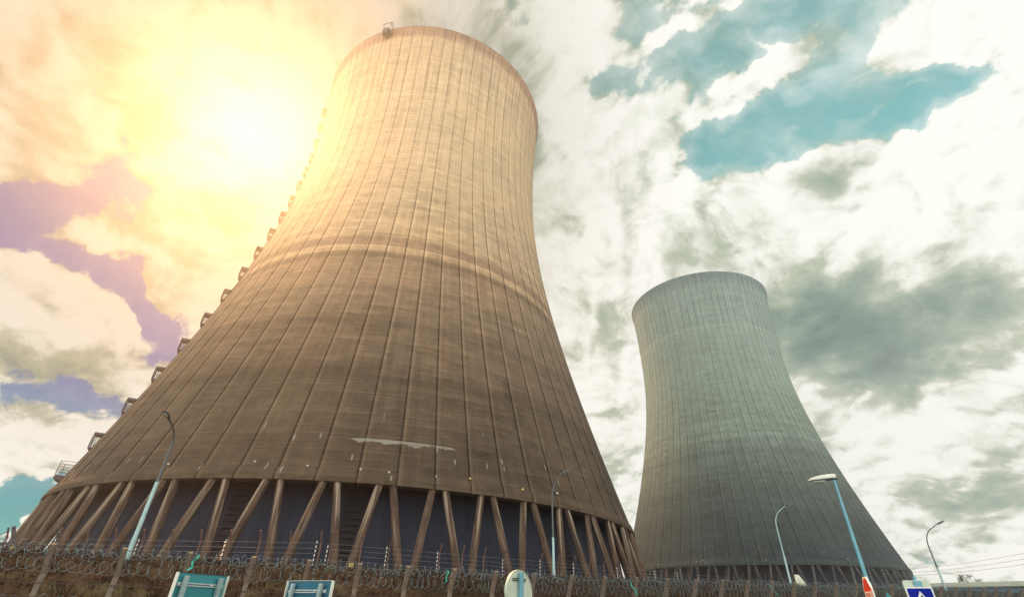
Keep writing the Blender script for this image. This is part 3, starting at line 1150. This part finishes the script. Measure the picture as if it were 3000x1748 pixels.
# white plate leaning at the foot of a lamp
p = pol(27.72, 57.5)
p.z = ground_at(p)
zt = elz(3.66, 57.5) - p.z
root = empty('leaning_plate', p, R(-20), label='weathered white plate leaning at the foot of a lamp before the grey tower', cat='plate')
mb = MB()
mb.prism([(-0.30, -0.2), (0.75, -0.2), (0.10, zt), (-0.28, zt + 0.02)], -0.04, 0.04)
mb.build('board', M['rust_white'], root, bevel=0.01)
mb = MB()
mb.tube([(0.2, 0.05, zt * 0.7), (0.25, 0.9, -0.1)], 0.03, 6)
mb.build('prop', M['post'], root)


# ------------------------------------------------------------------ road signs
def board_sign(azL, dL, azR, dR, el, hgt, label, flange_left, posts):
    a, c = pol(azL, dL), pol(azR, dR)
    ztop = elz(el, (dL + dR) / 2)
    dirv = (c - a)
    w = dirv.length
    ang = math.atan2(dirv.y, dirv.x)
    mid = (a + c) / 2
    gz = ground_at(mid)
    root = empty('road_sign', (mid.x, mid.y, gz), ang, label=label, cat='road sign', group='roadside boards seen from behind')
    zt = ztop - gz
    mb = MB()
    mb.box((-w / 2, 0.0, zt - hgt), (w / 2, 0.03, zt))
    mb.build('panel', M['sign_back'] if flange_left else M['sign_back_dark'], root, bevel=0.004)
    # folded edges
    e = 0.055
    for s in (-1, 1):
        m2 = MB()
        x0 = s * w / 2
        m2.box((min(x0, x0 + s * 0.02) + (0.003 * s), -e, zt - hgt), (max(x0, x0 + s * 0.02) + (0.003 * s), 0.032, zt + 0.002))
        m2.build('edge_strip', M['sign_edge'], root)
    m2 = MB()
    m2.box((-w / 2, -0.02, zt + 0.003), (w / 2, 0.032, zt + 0.012))
    m2.build('edge_strip', M['dark_metal'] if flange_left else M['sign_edge'], root)
    for x in posts:
        m3 = MB()
        m3.box((x * w - 0.045, -0.125, -0.3), (x * w + 0.045, -0.035, zt - 0.06))
        m3.build('post', M['sign_post'], root, bevel=0.008)
    m4 = MB()
    x0, x1 = posts[0] * w - 0.14, posts[1] * w + 0.14
    for dz in (-0.20, -0.245):
        m4.box((x0, -0.032, zt + dz), (x1, -0.004, zt + dz + 0.022))
    for x in (x0 + 0.03, posts[1] * w + 0.02 - 0.2, x1 - 0.03):
        m4.tube([(x, -0.06, zt - 0.215), (x, 0.0, zt - 0.215)], 0.022, 8)
    m4.build('clamp_rail', M['metal'], root)
    return root


board_sign(-30.23, 14.0, -26.3, 14.8, 2.60, 1.0, 'teal backed road board at left, tilted top edge falling to the right', True, (-0.36, 0.34))
board_sign(-20.91, 14.9, -16.97, 14.0, 2.44, 1.0, 'darker blue backed road board left of centre with bright right edge', False, (-0.34, 0.30))


def round_sign():
    d = 12.6
    p = pol(1.34, d)
    p.z = ground_at(p)
    zc = elz(2.07, d) - p.z
    rr = 0.425
    root = empty('round_road_sign', p, R(47), label='round road sign seen from its grey back on a blue post', cat='road sign')
    mb = MB()
    n = 48
    pr = [(rr - 0.03, -0.012), (rr - 0.012, -0.03), (rr, -0.03), (rr + 0.004, 0.03), (rr - 0.02, 0.035)]
    vs, fs = [], []
    for r, y in pr:
        for j in range(n):
            a = 2 * PI * j / n
            vs.append((r * math.cos(a), y, zc + r * math.sin(a)))
    for i in range(len(pr) - 1):
        for j in range(n):
            fs.append((i * n + j, i * n + (j + 1) % n, (i + 1) * n + (j + 1) % n, (i + 1) * n + j))
    fs.append(tuple(range(n)))
    fs.append(tuple((len(pr) - 1) * n + j for j in range(n))[::-1])
    mb.poly(vs, fs)
    mb.build('disc', M['sign_grey'], root, smooth=30)
    m3 = MB()
    m3.box((-0.05, -0.115, -0.3), (0.05, -0.035, zc + rr * 0.88))
    m3.build('post', M['blue_post'], root, bevel=0.012)
    m4 = MB()
    for dz in (0.205, 0.24):
        m4.box((-0.22, -0.034, zc + dz), (0.22, -0.013, zc + dz + 0.018))
    m4.build('clamp_rail', M['dark_metal'], root)


round_sign()


def text_mesh(body, size, mat, parent, loc, rot, name='lettering', sx=1.0):
    cu = bpy.data.curves.new(name, 'FONT')
    cu.body = body
    cu.size = size
    cu.align_x = 'CENTER'
    cu.align_y = 'CENTER'
    cu.extrude = 0.002
    o = bpy.data.objects.new(name + '_tmp', cu)
    col.objects.link(o)
    dg = bpy.context.evaluated_depsgraph_get()
    me = bpy.data.meshes.new_from_object(o.evaluated_get(dg))
    bpy.data.objects.remove(o)
    me.materials.clear()
    me.materials.append(mat)
    q = bpy.data.objects.new(name, me)
    col.objects.link(q)
    q.parent = parent
    q.location = loc
    q.rotation_euler = rot
    q.scale = (sx, 1, 1)
    return q


def stop_sign():
    d = 15.0
    p = pol(32.78, d)
    p.z = ground_at(p)
    zc = elz(1.92, d) - p.z
    rr = 0.43
    # face normal local -y; seen very obliquely from its left
    ang = -R(32.78) + R(-79)
    root = empty('stop_sign', p, ang, label='red octagonal STOP sign seen almost edge on beside the large near lamp', cat='road sign')

    def octa(r, y0, y1):
        mb = MB()
        mb.prism([(r * math.cos(PI / 8 + k * PI / 4), zc + r * math.sin(PI / 8 + k * PI / 4)) for k in range(8)], y0, y1)
        return mb
    octa(rr, 0.0, 0.03).build('panel', M['white'], root)
    octa(rr * 0.90, -0.004, -0.0005).build('red_field', M['red'], root)
    text_mesh('STOP', 0.30, M['white'], root, (0, -0.0075, zc), (R(90), 0, 0), sx=0.92)
    mb = MB()
    mb.tube([(0, 0.075, -0.3), (0, 0.075, zc + rr * 0.7)], 0.035, 10)
    mb.build('post', M['sign_post'], root, smooth=50)
    mb = MB()
    for dz in (-0.2, 0.2):
        mb.box((-0.12, 0.032, zc + dz - 0.02), (0.12, 0.045, zc + dz + 0.02))
    mb.build('clamp_rail', M['metal'], root)


stop_sign()


def crossing_sign():
    d = 19.0
    aL, aR = 35.45, 37.27
    mid = pol((aL + aR) / 2, d)
    gz = ground_at(mid)
    ang = -R((aL + aR) / 2) + R(12)
    root = empty('crossing_sign', (mid.x, mid.y, gz), ang, label='blue square pedestrian crossing sign with white triangle on a pale backing plate', cat='road sign')
    zt = elz(2.68, d) - gz
    w = 0.62

    def rrect(x0, x1, z0, z1, r, y0, y1):
        pts = []
        for cx, cz, a0 in ((x1 - r, z1 - r, 0), (x0 + r, z1 - r, 90), (x0 + r, z0 + r, 180), (x1 - r, z0 + r, 270)):
            for k in range(5):
                a = R(a0 + k * 22.5)
                pts.append((cx + r * math.cos(a), cz + r * math.sin(a)))
        mb = MB()
        mb.prism(pts, y0, y1)
        return mb
    rrect(-w / 2, w / 2, zt - w, zt, 0.05, 0.0, 0.03).build('panel', M['white'], root)
    rrect(-w / 2 + 0.035, w / 2 - 0.035, zt - w + 0.035, zt - 0.04, 0.03, -0.005, -0.001).build('blue_field', M['blue'], root)
    m = MB()
    m.prism([(-0.225, zt - 0.50), (0.225, zt - 0.50), (0, zt - 0.10)], -0.010, -0.006)
    tri = m.build('white_triangle', M['white'], root)
    # walking figure
    m = MB()
    hx, hz = 0.012, zt - 0.225
    m.prism([(hx + 0.026 * math.cos(k * PI / 6), hz + 0.026 * math.sin(k * PI / 6)) for k in range(12)], -0.015, -0.011)
    m.prism([(-0.03, zt - 0.26), (0.035, zt - 0.265), (0.03, zt - 0.36), (0.08, zt - 0.47), (0.055, zt - 0.475), (0.0, zt - 0.385), (-0.05, zt - 0.475), (-0.08, zt - 0.47), (-0.03, zt - 0.35)], -0.0152, -0.0112)
    m.prism([(0.03, zt - 0.275), (0.085, zt - 0.33), (0.075, zt - 0.345), (0.025, zt - 0.30)], -0.0148, -0.0108)
    for k in range(4):
        x = -0.16 + k * 0.09
        m.prism([(x, zt - 0.488), (x + 0.05, zt - 0.488), (x + 0.055, zt - 0.478), (x + 0.01, zt - 0.478)], -0.0146, -0.0106)
    m.build('walking_figure', M['black'], tri)
    # pale plate behind, reaching above, and its post
    zt2 = elz(3.15, d) - gz
    rrect(-w / 2 - 0.005, w / 2 + 0.0, zt - 0.4, zt2, 0.06, 0.045, 0.07).build('backing_plate', M['sign_grey'], root)
    m = MB()
    m.tube([(0.02, 0.115, -0.3), (0.02, 0.115, zt2 + 0.10)], 0.042, 10)
    m.build('post', M['blue_post'], root, smooth=50)
    m = MB()
    m.box((-0.07, 0.005, zt + 0.005), (0.12, 0.043, zt2 - 0.02))
    m.build('bracket', M['blue_post'], root)
    m = MB()
    m.box((-w / 2 + 0.07, 0.012, zt + 0.004), (w / 2 - 0.09, 0.04, zt + 0.024))
    m.build('clamp_rail', M['metal'], root)


crossing_sign()


def triangle_sign():
    d = 17.0
    p = pol(34.08, d)
    p.z = ground_at(p)
    zt = elz(2.30, d) - p.z
    root = empty('triangular_sign', p, -R(34) + R(-25), label='grey back of a triangular road sign, only its tip showing between two posts', cat='road sign')
    m = MB()
    m.prism([(0, zt), (-0.36, zt - 0.62), (0.36, zt - 0.62)], 0.0, 0.025)
    m.build('panel', M['sign_back'], root, bevel=0.006)
    m = MB()
    m.tube([(0.0, -0.06, -0.3), (0.0, -0.06, zt - 0.14)], 0.03, 10)
    m.build('post', M['sign_post'], root, smooth=50)


triangle_sign()

# ------------------------------------------------------------------ long low hall at the right
aH, cH = pol(36.2, 112.0), pol(50.0, 108.5)
dv = cH - aH
angH = math.atan2(dv.y, dv.x)
LH = dv.length
gz = ground_at(aH)
root = empty('low_hall', (aH.x, aH.y, gz - 0.5), angH, label='long low hall with pale roof edge behind the fence at far right', cat='building')
zr = elz(2.90, 112.0) - gz + 0.5
MB().box((0, 0, 0), (LH, 22, zr - 0.62)).build('wall', M['hall_wall'], root)
MB().box((-0.35, -0.4, zr - 0.62 + 0.003), (LH + 0.35, 22.4, zr)).build('roof', M['fascia'], root, bevel=0.03)
mb = MB()
for i in range(12):
    x = 1.5 + i * 2.2
    mb.box((x, -0.12, 0.0), (x + 0.15, -0.003, zr - 0.63))
mb.build('pilaster', M['hall_wall'], root)
mb = MB()
mb.tube([(-0.3, -0.5, zr - 0.72), (LH + 0.3, -0.5, zr - 0.72)], 0.08, 8)
mb.build('gutter', M['lamp_dark'], root)


# ------------------------------------------------------------------ tree behind the hall
def tree(p, h, cr_r, label, seed, nleaf):
    rn = random.Random(seed)
    gz = ground_at(p)
    root = empty('leafy_tree', (p.x, p.y, gz), 0, label=label, cat='tree', group='trees far behind the low hall')
    mb = MB()
    mb.tube([(0, 0, -0.2), (0.05, 0, h * 0.35), (0.1, 0.05, h * 0.7)], [0.22, 0.15, 0.07], 8)
    tips = []
    for i in range(9):
        a = rn.uniform(0, 2 * PI)
        z0 = h * rn.uniform(0.3, 0.65)
        q = Vector((math.cos(a) * cr_r * rn.uniform(0.5, 1), math.sin(a) * cr_r * rn.uniform(0.5, 1), z0 + h * rn.uniform(0.15, 0.35)))
        mb.tube([(0.05, 0, z0), (q.x * 0.5, q.y * 0.5, z0 + (q.z - z0) * 0.65), tuple(q)], [0.08, 0.05, 0.02], 5)
        tips.append(q)
    tips.append(Vector((0.1, 0, h * 0.92)))
    mb.build('trunk', M['bark'], root)
    ml = MB()
    for i in range(nleaf):
        t = rn.choice(tips)
        c = t + Vector((rn.gauss(0, 0.5), rn.gauss(0, 0.5), rn.gauss(0, 0.42))) * cr_r * 0.42
        if c.z > h: c.z = h - rn.random() * 0.3
        s = rn.uniform(0.08, 0.16)
        a = Vector((rn.gauss(0, 1), rn.gauss(0, 1), rn.gauss(0, 1))).normalized()
        b_ = a.orthogonal().normalized()
        e = a.cross(b_)
        k = len(ml.v)
        ml.v += [tuple(c - b_ * s), tuple(c + e * s * 0.5), tuple(c + b_ * s), tuple(c - e * s * 0.5)]
        ml.f.append((k, k + 1, k + 2, k + 3))
    ml.build('crown', M['leaf'], root)


tree(pol(39.85, 150.0), elz(3.5, 150) - ground_at(pol(39.85, 150.0)), 1.6, 'small wispy tree whose crown rises above the roof of the low hall', 4, 900)
tree(pol(42.0, 152.0), elz(3.03, 152) - ground_at(pol(42.0, 152.0)), 1.3, 'lower tree whose top barely shows over the roof of the low hall', 9, 500)


# ------------------------------------------------------------------ lattice mast at the left, power lines at the right
def lattice():
    d = 95.0
    p = pol(-43.3, d)
    gz = ground_at(p)
    top = elz(4.75, d) - gz
    root = empty('lattice_gantry', (p.x, p.y, gz), R(30), label='dark steel lattice gantry far off at the left edge', cat='gantry')
    mb = MB()
    w = 1.25
    for sx in (-1, 1):
        for sy in (-1, 1):
            mb.tube([(sx * w, sy * w * 0.6, -0.3), (sx * w * 0.9, sy * w * 0.6, top - 2.2)], 0.09, 4)
    z = 0.5
    k = 0
    while z < top - 2.6:
        for sy in (-1, 1):
            mb.tube([(-w, sy * w * 0.6, z), (w, sy * w * 0.6, z + 1.0)], 0.05, 4)
            mb.tube([(w, sy * w * 0.6, z), (-w, sy * w * 0.6, z + 1.0)], 0.05, 4)
            mb.tube([(-w, sy * w * 0.6, z), (w, sy * w * 0.6, z)], 0.05, 4)
        z += 1.0
    mb.build('legs', M['lattice'], root)
    mb = MB()
    z0 = top - 2.3
    for sy in (-0.8, 0.8):
        for zz in (z0, z0 + 0.9):
            mb.tube([(-3.2, sy, zz), (2.2, sy, zz)], 0.08, 4)
        for i in range(9):
            x = -3.2 + i * 0.6
            mb.tube([(x, sy, z0), (x + 0.6, sy, z0 + 0.9)], 0.05, 4)
            mb.tube([(x, sy, z0), (x, sy, z0 + 0.9)], 0.05, 4)
    for i in range(10):
        x = -3.2 + i * 0.6
        mb.tube([(x, -0.8, z0), (x, 0.8, z0)], 0.05, 4)
    mb.build('beam', M['lattice'], root)
    mb = MB()
    for x in (-0.8, 1.2):
        mb.tube([(x - 2, 0, z0 + 0.9), (x, 0, top)], 0.06, 4)
        mb.tube([(x, 0, z0 + 0.9), (x, 0, top)], 0.05, 4)
    mb.build('horn', M['lattice'], root)


lattice()

for (e0, e1, lab) in ((4.0, 4.78, 'topmost of the three thin power lines at right above the low hall'),
                      (3.72, 4.43, 'middle one of the three thin power lines at right above the low hall'),
                      (3.50, 4.10, 'lowest of the three thin power lines at right above the low hall')):
    mb = MB()
    a, c = pol(36.9, 230.0, elz(e0, 230.0)), pol(43.8, 205.0, elz(e1, 205.0))
    pts = []
    for i in range(-10, 41):
        t = i / 20
        q = a.lerp(c, t)
        q.z += 0.35 * ((t - 0.5) ** 2 - 0.25) * 4
        pts.append(q)
    mb.tube(pts, 0.045, 5)
    tag(mb.build('power_line', M['cable']), lab, 'power line', 'power lines strung across the sky at right')

# ------------------------------------------------------------------ light
SUN_DIR = sight(752, 385)
sun_el = math.asin(SUN_DIR.z)
sun_az = math.atan2(SUN_DIR.x, SUN_DIR.y)       # from +Y towards +X
sd = bpy.data.lights.new('sun', 'SUN')
sd.energy = 5.0
sd.angle = R(0.53)
sd.color = (1.0, 0.535, 0.21)
so = bpy.data.objects.new('sun', sd)
col.objects.link(so)
so.rotation_mode = 'QUATERNION'
so.rotation_quaternion = SUN_DIR.to_track_quat('Z', 'Y')

world = bpy.data.worlds.new('World')
scene.world = world
world.use_nodes = True
W = NT(world.node_tree)
W.n.clear()
wo = W.new('ShaderNodeOutputWorld')
sky = W.new('ShaderNodeTexSky', sky_type='NISHITA')
sky.sun_disc = False
sky.sun_elevation = sun_el
sky.sun_rotation = sun_az
sky.air_density = 1.0
sky.dust_density = 0.6
D = W.new('ShaderNodeTexCoord').outputs['Generated']
D = W.v('NORMALIZE', D)


def wnoise(vec, scale, detail):
    nd = W.new('ShaderNodeTexNoise')
    W.put(nd.inputs['Vector'], vec)
    nd.inputs['Scale'].default_value = scale
    nd.inputs['Detail'].default_value = detail
    return W.v('SUBTRACT', nd.outputs['Color'], (0.5, 0.5, 0.5))


DW = W.v('ADD', D, W.v('SCALE', wnoise(D, 4.5, 2), None, 0.11))
DW = W.v('ADD', DW, W.v('SCALE', wnoise(D, 13.0, 6), None, 0.12))


def lobes(items, start):
    """sum of soft elliptical patches fixed to directions of the sky"""
    acc = start
    for it in items:
        x, y, rx, ry, rot, w = it
        c = sight(x, y)
        ca, sa = math.cos(R(rot)), math.sin(R(rot))
        vec = []
        for (ax, ay, rr) in ((ca, sa, rx), (-sa, ca, ry)):
            q = sight(x + ax * rr, y + ay * rr)
            e = q - c * q.dot(c)
            ln = e.length
            e.normalize()
            vec.append(e / ln)
        a = W.v('DOT_PRODUCT', DW, vec[0])
        b = W.v('DOT_PRODUCT', DW, vec[1])
        s = W.m('MULTIPLY_ADD', b, b, W.m('MULTIPLY', a, a))
        g = W.m('POWER', 0.5, s)
        acc = W.m('MULTIPLY_ADD', g, w, acc)
    return acc


cover = [  # x, y, rx, ry, turn, weight   (negative = open sky)
    (330, 470, 75, 65, 0, -1.0), (225, 585, 170, 70, -25, -1.5), (40, 650, 120, 60, 10, -1.35), (265, 770, 130, 52, 40, -1.5),
    (410, 890, 130, 52, 42, -1.5), (480, 1010, 60, 60, 40, -1.0), (120, 1165, 90, 38, -20, -1.2), (260, 1200, 80, 35, 20, -1.0), (60, 1040, 60, 30, 0, 0.3), (230, 1120, 50, 40, 0, -0.5),
    (110, 1440, 260, 55, 0, -1.7), (40, 1520, 130, 60, 0, -1.4), (165, 1405, 75, 20, -5, 1.6), (20, 1560, 70, 26, 0, 1.9), (60, 1310, 110, 40, 0, 0.9), (220, 1330, 60, 30, -20, 0.6),
    (180, 950, 200, 85, 30, 1.1), (180, 690, 55, 35, 30, 1.0), (430, 760, 130, 55, 30, 1.0), (60, 560, 90, 40, 10, 0.5), (60, 790, 70, 50, 30, 0.5),
    (2180, 300, 90, 200, 30, -0.4), (1860, 40, 130, 70, 0, -1.2), (2090, 40, 200, 50, 0, -0.8), (2330, 60, 220, 80, 0, -1.25), (2010, 220, 170, 80, 0, -1.15), (1790, 240, 70, 60, 0, -0.9),
    (2380, 340, 240, 75, -12, -1.4), (2150, 420, 180, 60, 0, -0.95), (2640, 330, 160, 60, -10, -1.25), (2800, 250, 120, 40, 0, -1.1), (2480, 170, 80, 90, 0, -0.9), (2560, 400, 90, 35, -20, -0.9), (2080, 150, 100, 60, 0, -0.5),
    (2255, 225, 78, 66, 20, 2.1), (2780, 880, 200, 110, -15, 0.9), (1600, 130, 90, 130, 0, 0.9), (1925, 400, 100, 110, 20, 1.1), (1740, 140, 60, 60, 0, 0.45), (2740, 110, 200, 90, 0, 1.1), (2470, 470, 200, 45, -15, 0.85), (2900, 420, 120, 70, 0, 0.6),
    (1530, 75, 45, 36, 0, -1.0), (2010, 75, 130, 22, -15, 1.0), (2110, 330, 55, 24, -30, 0.9), (2580, 330, 70, 20, -30, 1.1), (2440, 120, 55, 34, 30, 0.8), (2180, 130, 60, 18, 10, 0.7), (2420, 420, 60, 22, -10, 0.6), (2680, 290, 40, 16, -40, 0.8), (2985, 350, 50, 50, 0, -0.7), (2960, 690, 70, 60, 0, -0.5), (1700, 240, 60, 70, 0, -0.2),
    (2300, 800, 500, 260, 0, 0.6), (2700, 1250, 400, 250, 0, 0.5), (1700, 900, 160, 400, 0, 0.6),
    (740, 330, 330, 300, 0, 0.6), (150, 220, 200, 200, 0, 0.5),
]
shade = [
    (2520, 960, 250, 125, -8, 1.5), (2790, 870, 150, 100, -20, 0.85), (2390, 1030, 120, 70, 0, 0.35), (2660, 1070, 190, 60, -8, 0.35), (2430, 535, 90, 48, 0, 0.36),
    (1775, 980, 50, 80, 0, 0.45), (1800, 1200, 50, 50, 0, 0.3), (1800, 1350, 60, 55, 0, 0.5), (2400, 1270, 70, 50, 20, 0.4), (2790, 1490, 150, 42, -5, 0.62),
    (2950, 1420, 90, 60, 0, 0.5), (2740, 1590, 120, 22, 0, 0.32), (2950, 1600, 100, 25, 0, 0.25), (170, 1070, 190, 60, 18, 0.75), (60, 350, 160, 220, 0, 0.42), (430, 800, 110, 30, 30, 0.4), (80, 1230, 120, 30, 10, 0.4), (330, 180, 160, 160, 0, 0.22), (1490, 300, 80, 200, 0, 0.28),
    (2150, 760, 180, 120, 0, 0.16), (700, 140, 45, 110, 10, 0.30), (620, 590, 70, 60, 30, 0.45), (700, 650, 60, 60, 40, 0.40), (400, 420, 90, 60, 30, 0.3), (370, 640, 60, 40, 30, 0.25),
    (250, 60, 120, 200, -30, 0.22), (830, 40, 60, 60, 0, 0.2), (2980, 1180, 80, 80, 0, 0.15), (2900, 740, 100, 50, 0, 0.15), (500, 720, 90, 40, 35, 0.35), (1560, 1000, 30, 80, 0, 0.2),
]
dx, dy, dz_ = W.sep(D)
den = W.m('ADD', W.m('ABSOLUTE', dz_), 0.45)
Q = W.xyz(W.m('DIVIDE', dx, den), W.m('DIVIDE', dy, den), 0.37)
warp = W.noise(Q, 2.3, 3, 0.5)
wn = W.new('ShaderNodeTexNoise')
W.put(wn.inputs['Vector'], Q)
wn.inputs['Scale'].default_value = 2.6
wn.inputs['Detail'].default_value = 3
Qw = W.v('ADD', Q, W.v('SCALE', W.v('SUBTRACT', wn.outputs['Color'], (0.5, 0.5, 0.5)), None, 0.22))
Qw = W.v('ADD', Qw, W.v('SCALE', wnoise(Q, 11.0, 4), None, 0.05))


def puff(vec, detail):
    """cauliflower cells: one minus the distance to scattered points, at several sizes"""
    nd = W.new('ShaderNodeTexVoronoi', feature='F1')
    nd.normalize = True
    W.put(nd.inputs['Vector'], vec)
    nd.inputs['Scale'].default_value = 7.5
    nd.inputs['Detail'].default_value = detail
    nd.inputs['Roughness'].default_value = 0.55
    nd.inputs['Lacunarity'].default_value = 2.2
    return W.m('SUBTRACT', 1.0, nd.outputs['Distance'])


def body(vec, detail, vd):
    a = W.m('MULTIPLY', W.noise(vec, 3.4, detail, 0.58), 0.50)
    a = W.m('MULTIPLY_ADD', W.noise(vec, 11.0, detail, 0.62), 0.26, a)
    return W.m('MULTIPLY_ADD', W.m('SUBTRACT', puff(vec, vd), 0.10), 0.30, a)


n1 = body(Qw, 9, 3)
sq = Vector((SUN_DIR.x / (SUN_DIR.z + 0.45), SUN_DIR.y / (SUN_DIR.z + 0.45), 0.37))
tos = W.v('NORMALIZE', W.v('SUBTRACT', tuple(sq), Q))
Qs = W.v('ADD', Qw, W.v('SCALE', tos, None, 0.028))
n2 = body(Qs, 4, 1)
cov = lobes(cover, 0.30)
dens = W.m('MULTIPLY_ADD', W.m('SUBTRACT', n1, 0.5), 6.0, cov)
nc = W.noise(Qw, 24.0, 6, 0.65)
dens = W.m('MULTIPLY_ADD', W.m('SUBTRACT', nc, 0.5), 0.9, dens)
alpha = W.mr(dens, -0.20, 0.32)
# thin veil over the open sky
veil = W.mr(W.noise(W.v('MULTIPLY', Q, (1.0, 2.2, 1.0)), 2.0, 8, 0.62), 0.44, 0.75, 0.0, 0.40)
east = W.mr(W.v('DOT_PRODUCT', D, tuple(RT)), -0.55, -0.05)
veil = W.m('ADD', veil, W.mr(dens, -1.1, 0.1, 0.0, 0.32))
veil = W.m('MULTIPLY', veil, W.m('MULTIPLY_ADD', east, 0.75, 0.25))
alpha = W.m('MAXIMUM', alpha, veil)
# light on the clouds: bright rims towards the sun, grey bellies
lit = W.m('MULTIPLY', W.m('SUBTRACT', n1, n2), 2.6)
sh = lobes(shade, 0.0)
n3 = W.noise(Qw, 2.0, 8, 0.6)
n3c = W.mr(n3, 0.30, 0.70, 0.35, 1.45, False)
sh = W.m('MULTIPLY', sh, n3c)
sh = W.m('ADD', sh, W.m('MULTIPLY', W.mr(n3, 0.47, 0.72), 0.12))
sh = W.m('MULTIPLY', sh, 0.72)
sh = W.m('SUBTRACT', sh, lit)
sh = W.m('ADD', sh, W.mr(dens, 0.15, 0.6, 0.10, 0.0))
sunward = W.v('DOT_PRODUCT', D, tuple(SUN_DIR))
cl_white = (1.02, 1.02, 0.93)
ccol = W.ramp(sh, [(0.0, (1.06, 1.06, 1.0)), (0.105, (0.93, 0.94, 0.85)), (0.27, (0.52, 0.57, 0.45)), (0.46, (0.32, 0.42, 0.33)), (0.68, (0.20, 0.30, 0.25)), (1.0, (0.12, 0.20, 0.175))])
# warm light in the clouds around the sun
ang_ = W.m('ARCCOSINE', W.m('MINIMUM', sunward, 0.99999))
warm = W.mr(ang_, R(4), R(50), 1.0, 0.0)
ccol = W.mix(W.m('MULTIPLY', warm, 1.0), ccol, W.mix(1.0, ccol, (0.42, 0.385, 0.30), 'MULTIPLY'))
core = W.m('POWER', 2.718, W.m('MULTIPLY', W.m('POWER', W.m('DIVIDE', ang_, R(5.0)), 2.0), -1.0))
# open sky: Nishita, graded from violet-blue at left to teal at right
low = W.mr(dz_, 0.34, 0.14)
grade = W.mix(east, (0.06, 0.26, 0.95), (0.88, 1.95, 1.16))
grade = W.mix(low, grade, (0.04, 0.95, 1.0))
grade = W.v('SCALE', grade, None, W.mr(dz_, 0.08, 0.45, 0.46, 1.0))
bg1 = W.new('ShaderNodeBackground')
near_sun = W.mr(ang_, R(8), R(72), 0.20, 1.0)
W.put(bg1.inputs[0], W.v('SCALE', W.mix(1.0, sky.outputs[0], grade, 'MULTIPLY'), None, near_sun))
bg1.inputs[1].default_value = 0.15
bg2 = W.new('ShaderNodeBackground')
# clouds behind the camera made brighter, as added fill for the tower fronts
front = W.mr(W.v('DOT_PRODUCT', D, tuple(Vector((FW.x, FW.y, 0)).normalized())), 0.1, -0.7, 1.0, 2.2)
W.put(bg2.inputs[0], ccol)
W.put(bg2.inputs[1], W.m('MULTIPLY', front, W.m('MULTIPLY_ADD', core, 0.15, 1.0)))
mx = W.new('ShaderNodeMixShader')
W.put(mx.inputs[0], alpha)
W.l.new(bg1.outputs[0], mx.inputs[1])
W.l.new(bg2.outputs[0], mx.inputs[2])
W.l.new(mx.outputs[0], wo.inputs[0])
world.cycles.sampling_method = 'MANUAL'
world.cycles.sample_map_resolution = 1024

# ------------------------------------------------------------------ haze lit by the sun
HAZE = True
if HAZE:
    mb = MB()
    mb.box((-232, -112, -1.0), (324, 398, 176.0))
    hz = mb.build('haze', None)
    m = bpy.data.materials.new('haze_air')
    m.use_nodes = True
    m.node_tree.nodes.clear()
    b = NT(m.node_tree)
    out = b.new('ShaderNodeOutputMaterial')
    pv = b.new('ShaderNodeVolumePrincipled')
    pv.inputs['Color'].default_value = (0.95, 0.92, 0.92, 1)
    pv.inputs['Density'].default_value = 0.00068
    pv.inputs['Anisotropy'].default_value = 0.82
    b.l.new(pv.outputs[0], out.inputs['Volume'])
    hz.data.materials.append(m)
    tag(hz, kind='stuff')
    hz['label'] = 'thin warm haze hanging in the air around the cooling towers'
    hz['category'] = 'haze'

# ------------------------------------------------------------------ render settings
vs_ = scene.view_settings
vs_.view_transform = 'Standard'
vs_.look = 'None'
vs_.exposure = 0.0
vs_.gamma = 1.0
scene.cycles.use_denoising = True
scene.cycles.max_bounces = 6
scene.cycles.diffuse_bounces = 3
scene.cycles.volume_bounces = 0
scene.cycles.transparent_max_bounces = 16
